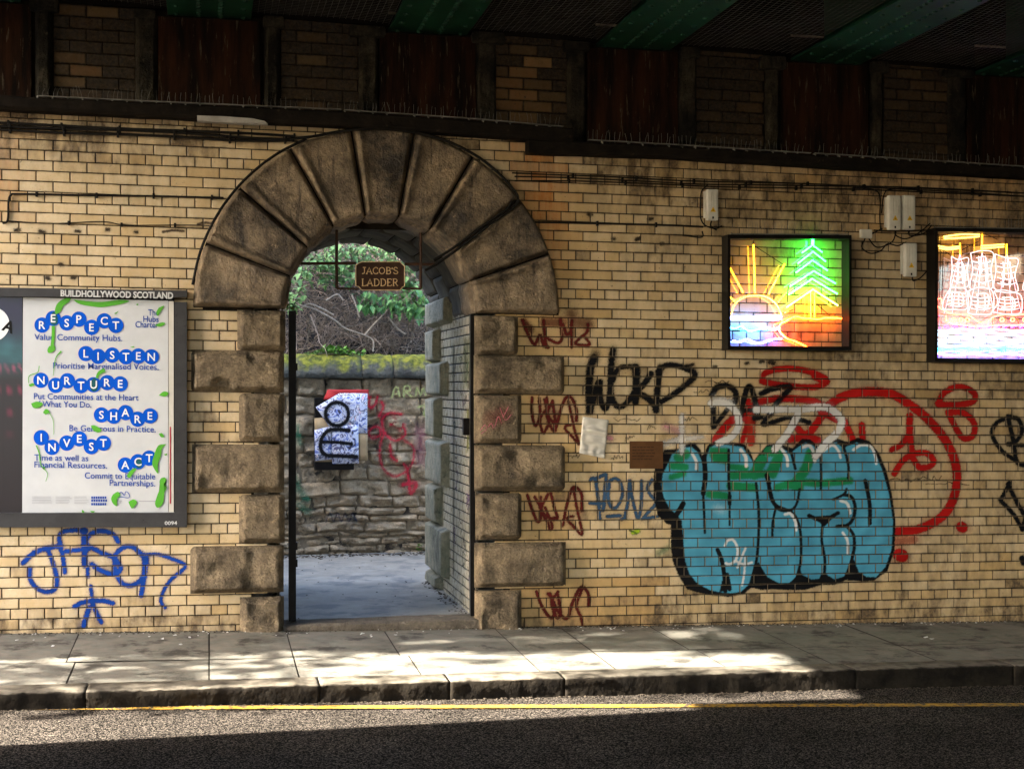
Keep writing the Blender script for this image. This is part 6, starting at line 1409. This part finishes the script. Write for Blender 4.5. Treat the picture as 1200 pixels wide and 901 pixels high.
# ------------------------------------------------------------------ outside the picture: far abutment, added sun blockers and a dappling tree
def stone_block(name, label, x0, x1, y0, y1, h, cat):
    t = thing(name, label, cat, ((x0 + x1) / 2, (y0 + y1) / 2, 0)); mb = MB(); mb.box(x0, x1, y0, y1, -1.2, h, .02); mb.build('wall', M['building'], t)
    mb = MB(); mb.box(x0 - .15, x1 + .15, y0 - .15, y1 + .15, h, h + .3, .02); mb.build('roof', M['ledge'], t)
    mb = MB()
    for k in range(int(h // 3)):
        for xx in np.arange(x0 + 1.0, x1 - .8, 2.4): mb.box(xx, xx + .9, y0 - .01, y0 + .05, 1.0 + k * 3, 2.6 + k * 3)
    if mb.v: mb.build('window', M['glass_dark'], t)
SLN = math.tan(SUN_AZ)
ynear = lambda x: 8.44 + SLN * (x + 1.157) + 0.02      # edge of the shadow on the road
stone_block('pier_sun_blocker', 'unseen square stone pier added at the bridge edge to shade the near road', -4.4, -3.4, 4.6, ynear(-3.9), 4.6, 'pier')  # added blocker; its edge cuts the sun band on the road
stone_block('wall_sun_blocker', 'unseen tall stone building added beyond the bridge to keep sun off the wall side', -26, -11.5, 9.6, 13.5, 12, 'building')  # added to shade the brick wall and the pavement beside it
stone_block('lane_sun_blocker', 'unseen stone building added to keep the sun out of the lane', -26, -11.5, 13.6, 22, 11.6, 'building')  # added; height chosen so the lane stays out of the sun
stone_block('opposite_abutment', 'stone abutment carrying the far end of the bridge across the road', -2.4, 15.0, DY0 - 1.0, DY0 + 0.2, 5.2, 'bridge wall')
stone_block('right_end_light_blocker', 'unseen stone building added beyond the right end of the bridge to dim it', 17.0, 26.0, -6.0, 9.0, 12, 'building')  # added to close the right opening and darken that end
tr = thing('dapple_tree', 'unseen leafy tree beyond the left end of the bridge, crown shaped to dapple the sun', 'tree', (-9.0, 9.9, 0))  # unseen; leaf masses placed to taper and dapple the sun patch
mb = MB(); mb.tube([(-9.0, 9.95, -.2), (-8.95, 9.95, 1.5), (-9.0, 9.8, 4.0), (-8.9, 9.6, 6.6)], [.12, .10, .09, .05], 8)
for k in range(12):
    twig(mb, (-9.0, 9.85, 4.6 + k * .3), Vector((rnd.gauss(0, .5), -.6, .5)), 0.8, .022, 6, .25)
mb.build('trunk', M['bark'], tr)
mb = MB()
for k in range(2600):
    z_ = rnd.uniform(4.6, 9.4); ym = np.interp(z_, [4.6, 5.0, 6.2, 7.4, 8.1, 8.5, 8.8, 9.4], [9.8, 9.7, 9.45, 9.2, 8.95, 8.65, 8.35, 8.1]) + .16 * nz(z_ * 2.1, 3.0)
    y_ = ym + abs(rnd.gauss(0, .55)); x_ = -9.0 + rnd.gauss(0, .5)
    leaf(mb, Vector((x_, y_, z_)), rnd.uniform(.10, .18), Vector((rnd.gauss(0, 1), rnd.gauss(0, 1), rnd.gauss(-.3, .6))), .3)
for k in range(150):
    cx_, cy_, cz_, r_ = rnd.choice([(-9.0, 8.42, 5.0, .10), (-8.9, 8.40, 5.5, .12), (-9.0, 8.46, 6.0, .09), (-8.9, 9.0, 5.7, .2), (-9.0, 9.1, 6.6, .2), (-9.0, 8.9, 7.0, .12), (-9.0, 8.5, 7.6, .12)])
    leaf(mb, Vector((cx_ + rnd.gauss(0, .3), cy_ + rnd.gauss(0, r_ * .5), cz_ + rnd.gauss(0, r_ * 2))), rnd.uniform(.07, .12), Vector((rnd.gauss(0, 1), rnd.gauss(0, 1), rnd.gauss(-.3, .6))), .3)
for (n_, z0_, z1_, y0_, y1_) in ((620, 4.65, 5.95, 8.6, 9.5), (26, 6.8, 7.4, 8.4, 9.2), (130, 7.2, 9.0, 8.12, 8.42), (25, 4.6, 5.8, 8.4, 8.6)):
    for k in range(n_): leaf(mb, Vector((-9.0 + rnd.gauss(0, .4), rnd.uniform(y0_, y1_), rnd.uniform(z0_, z1_))), rnd.uniform(.09, .16), Vector((rnd.gauss(0, 1), rnd.gauss(0, 1), rnd.gauss(-.3, .6))), .3)
mb.build('crown', M['leaf'], tr)
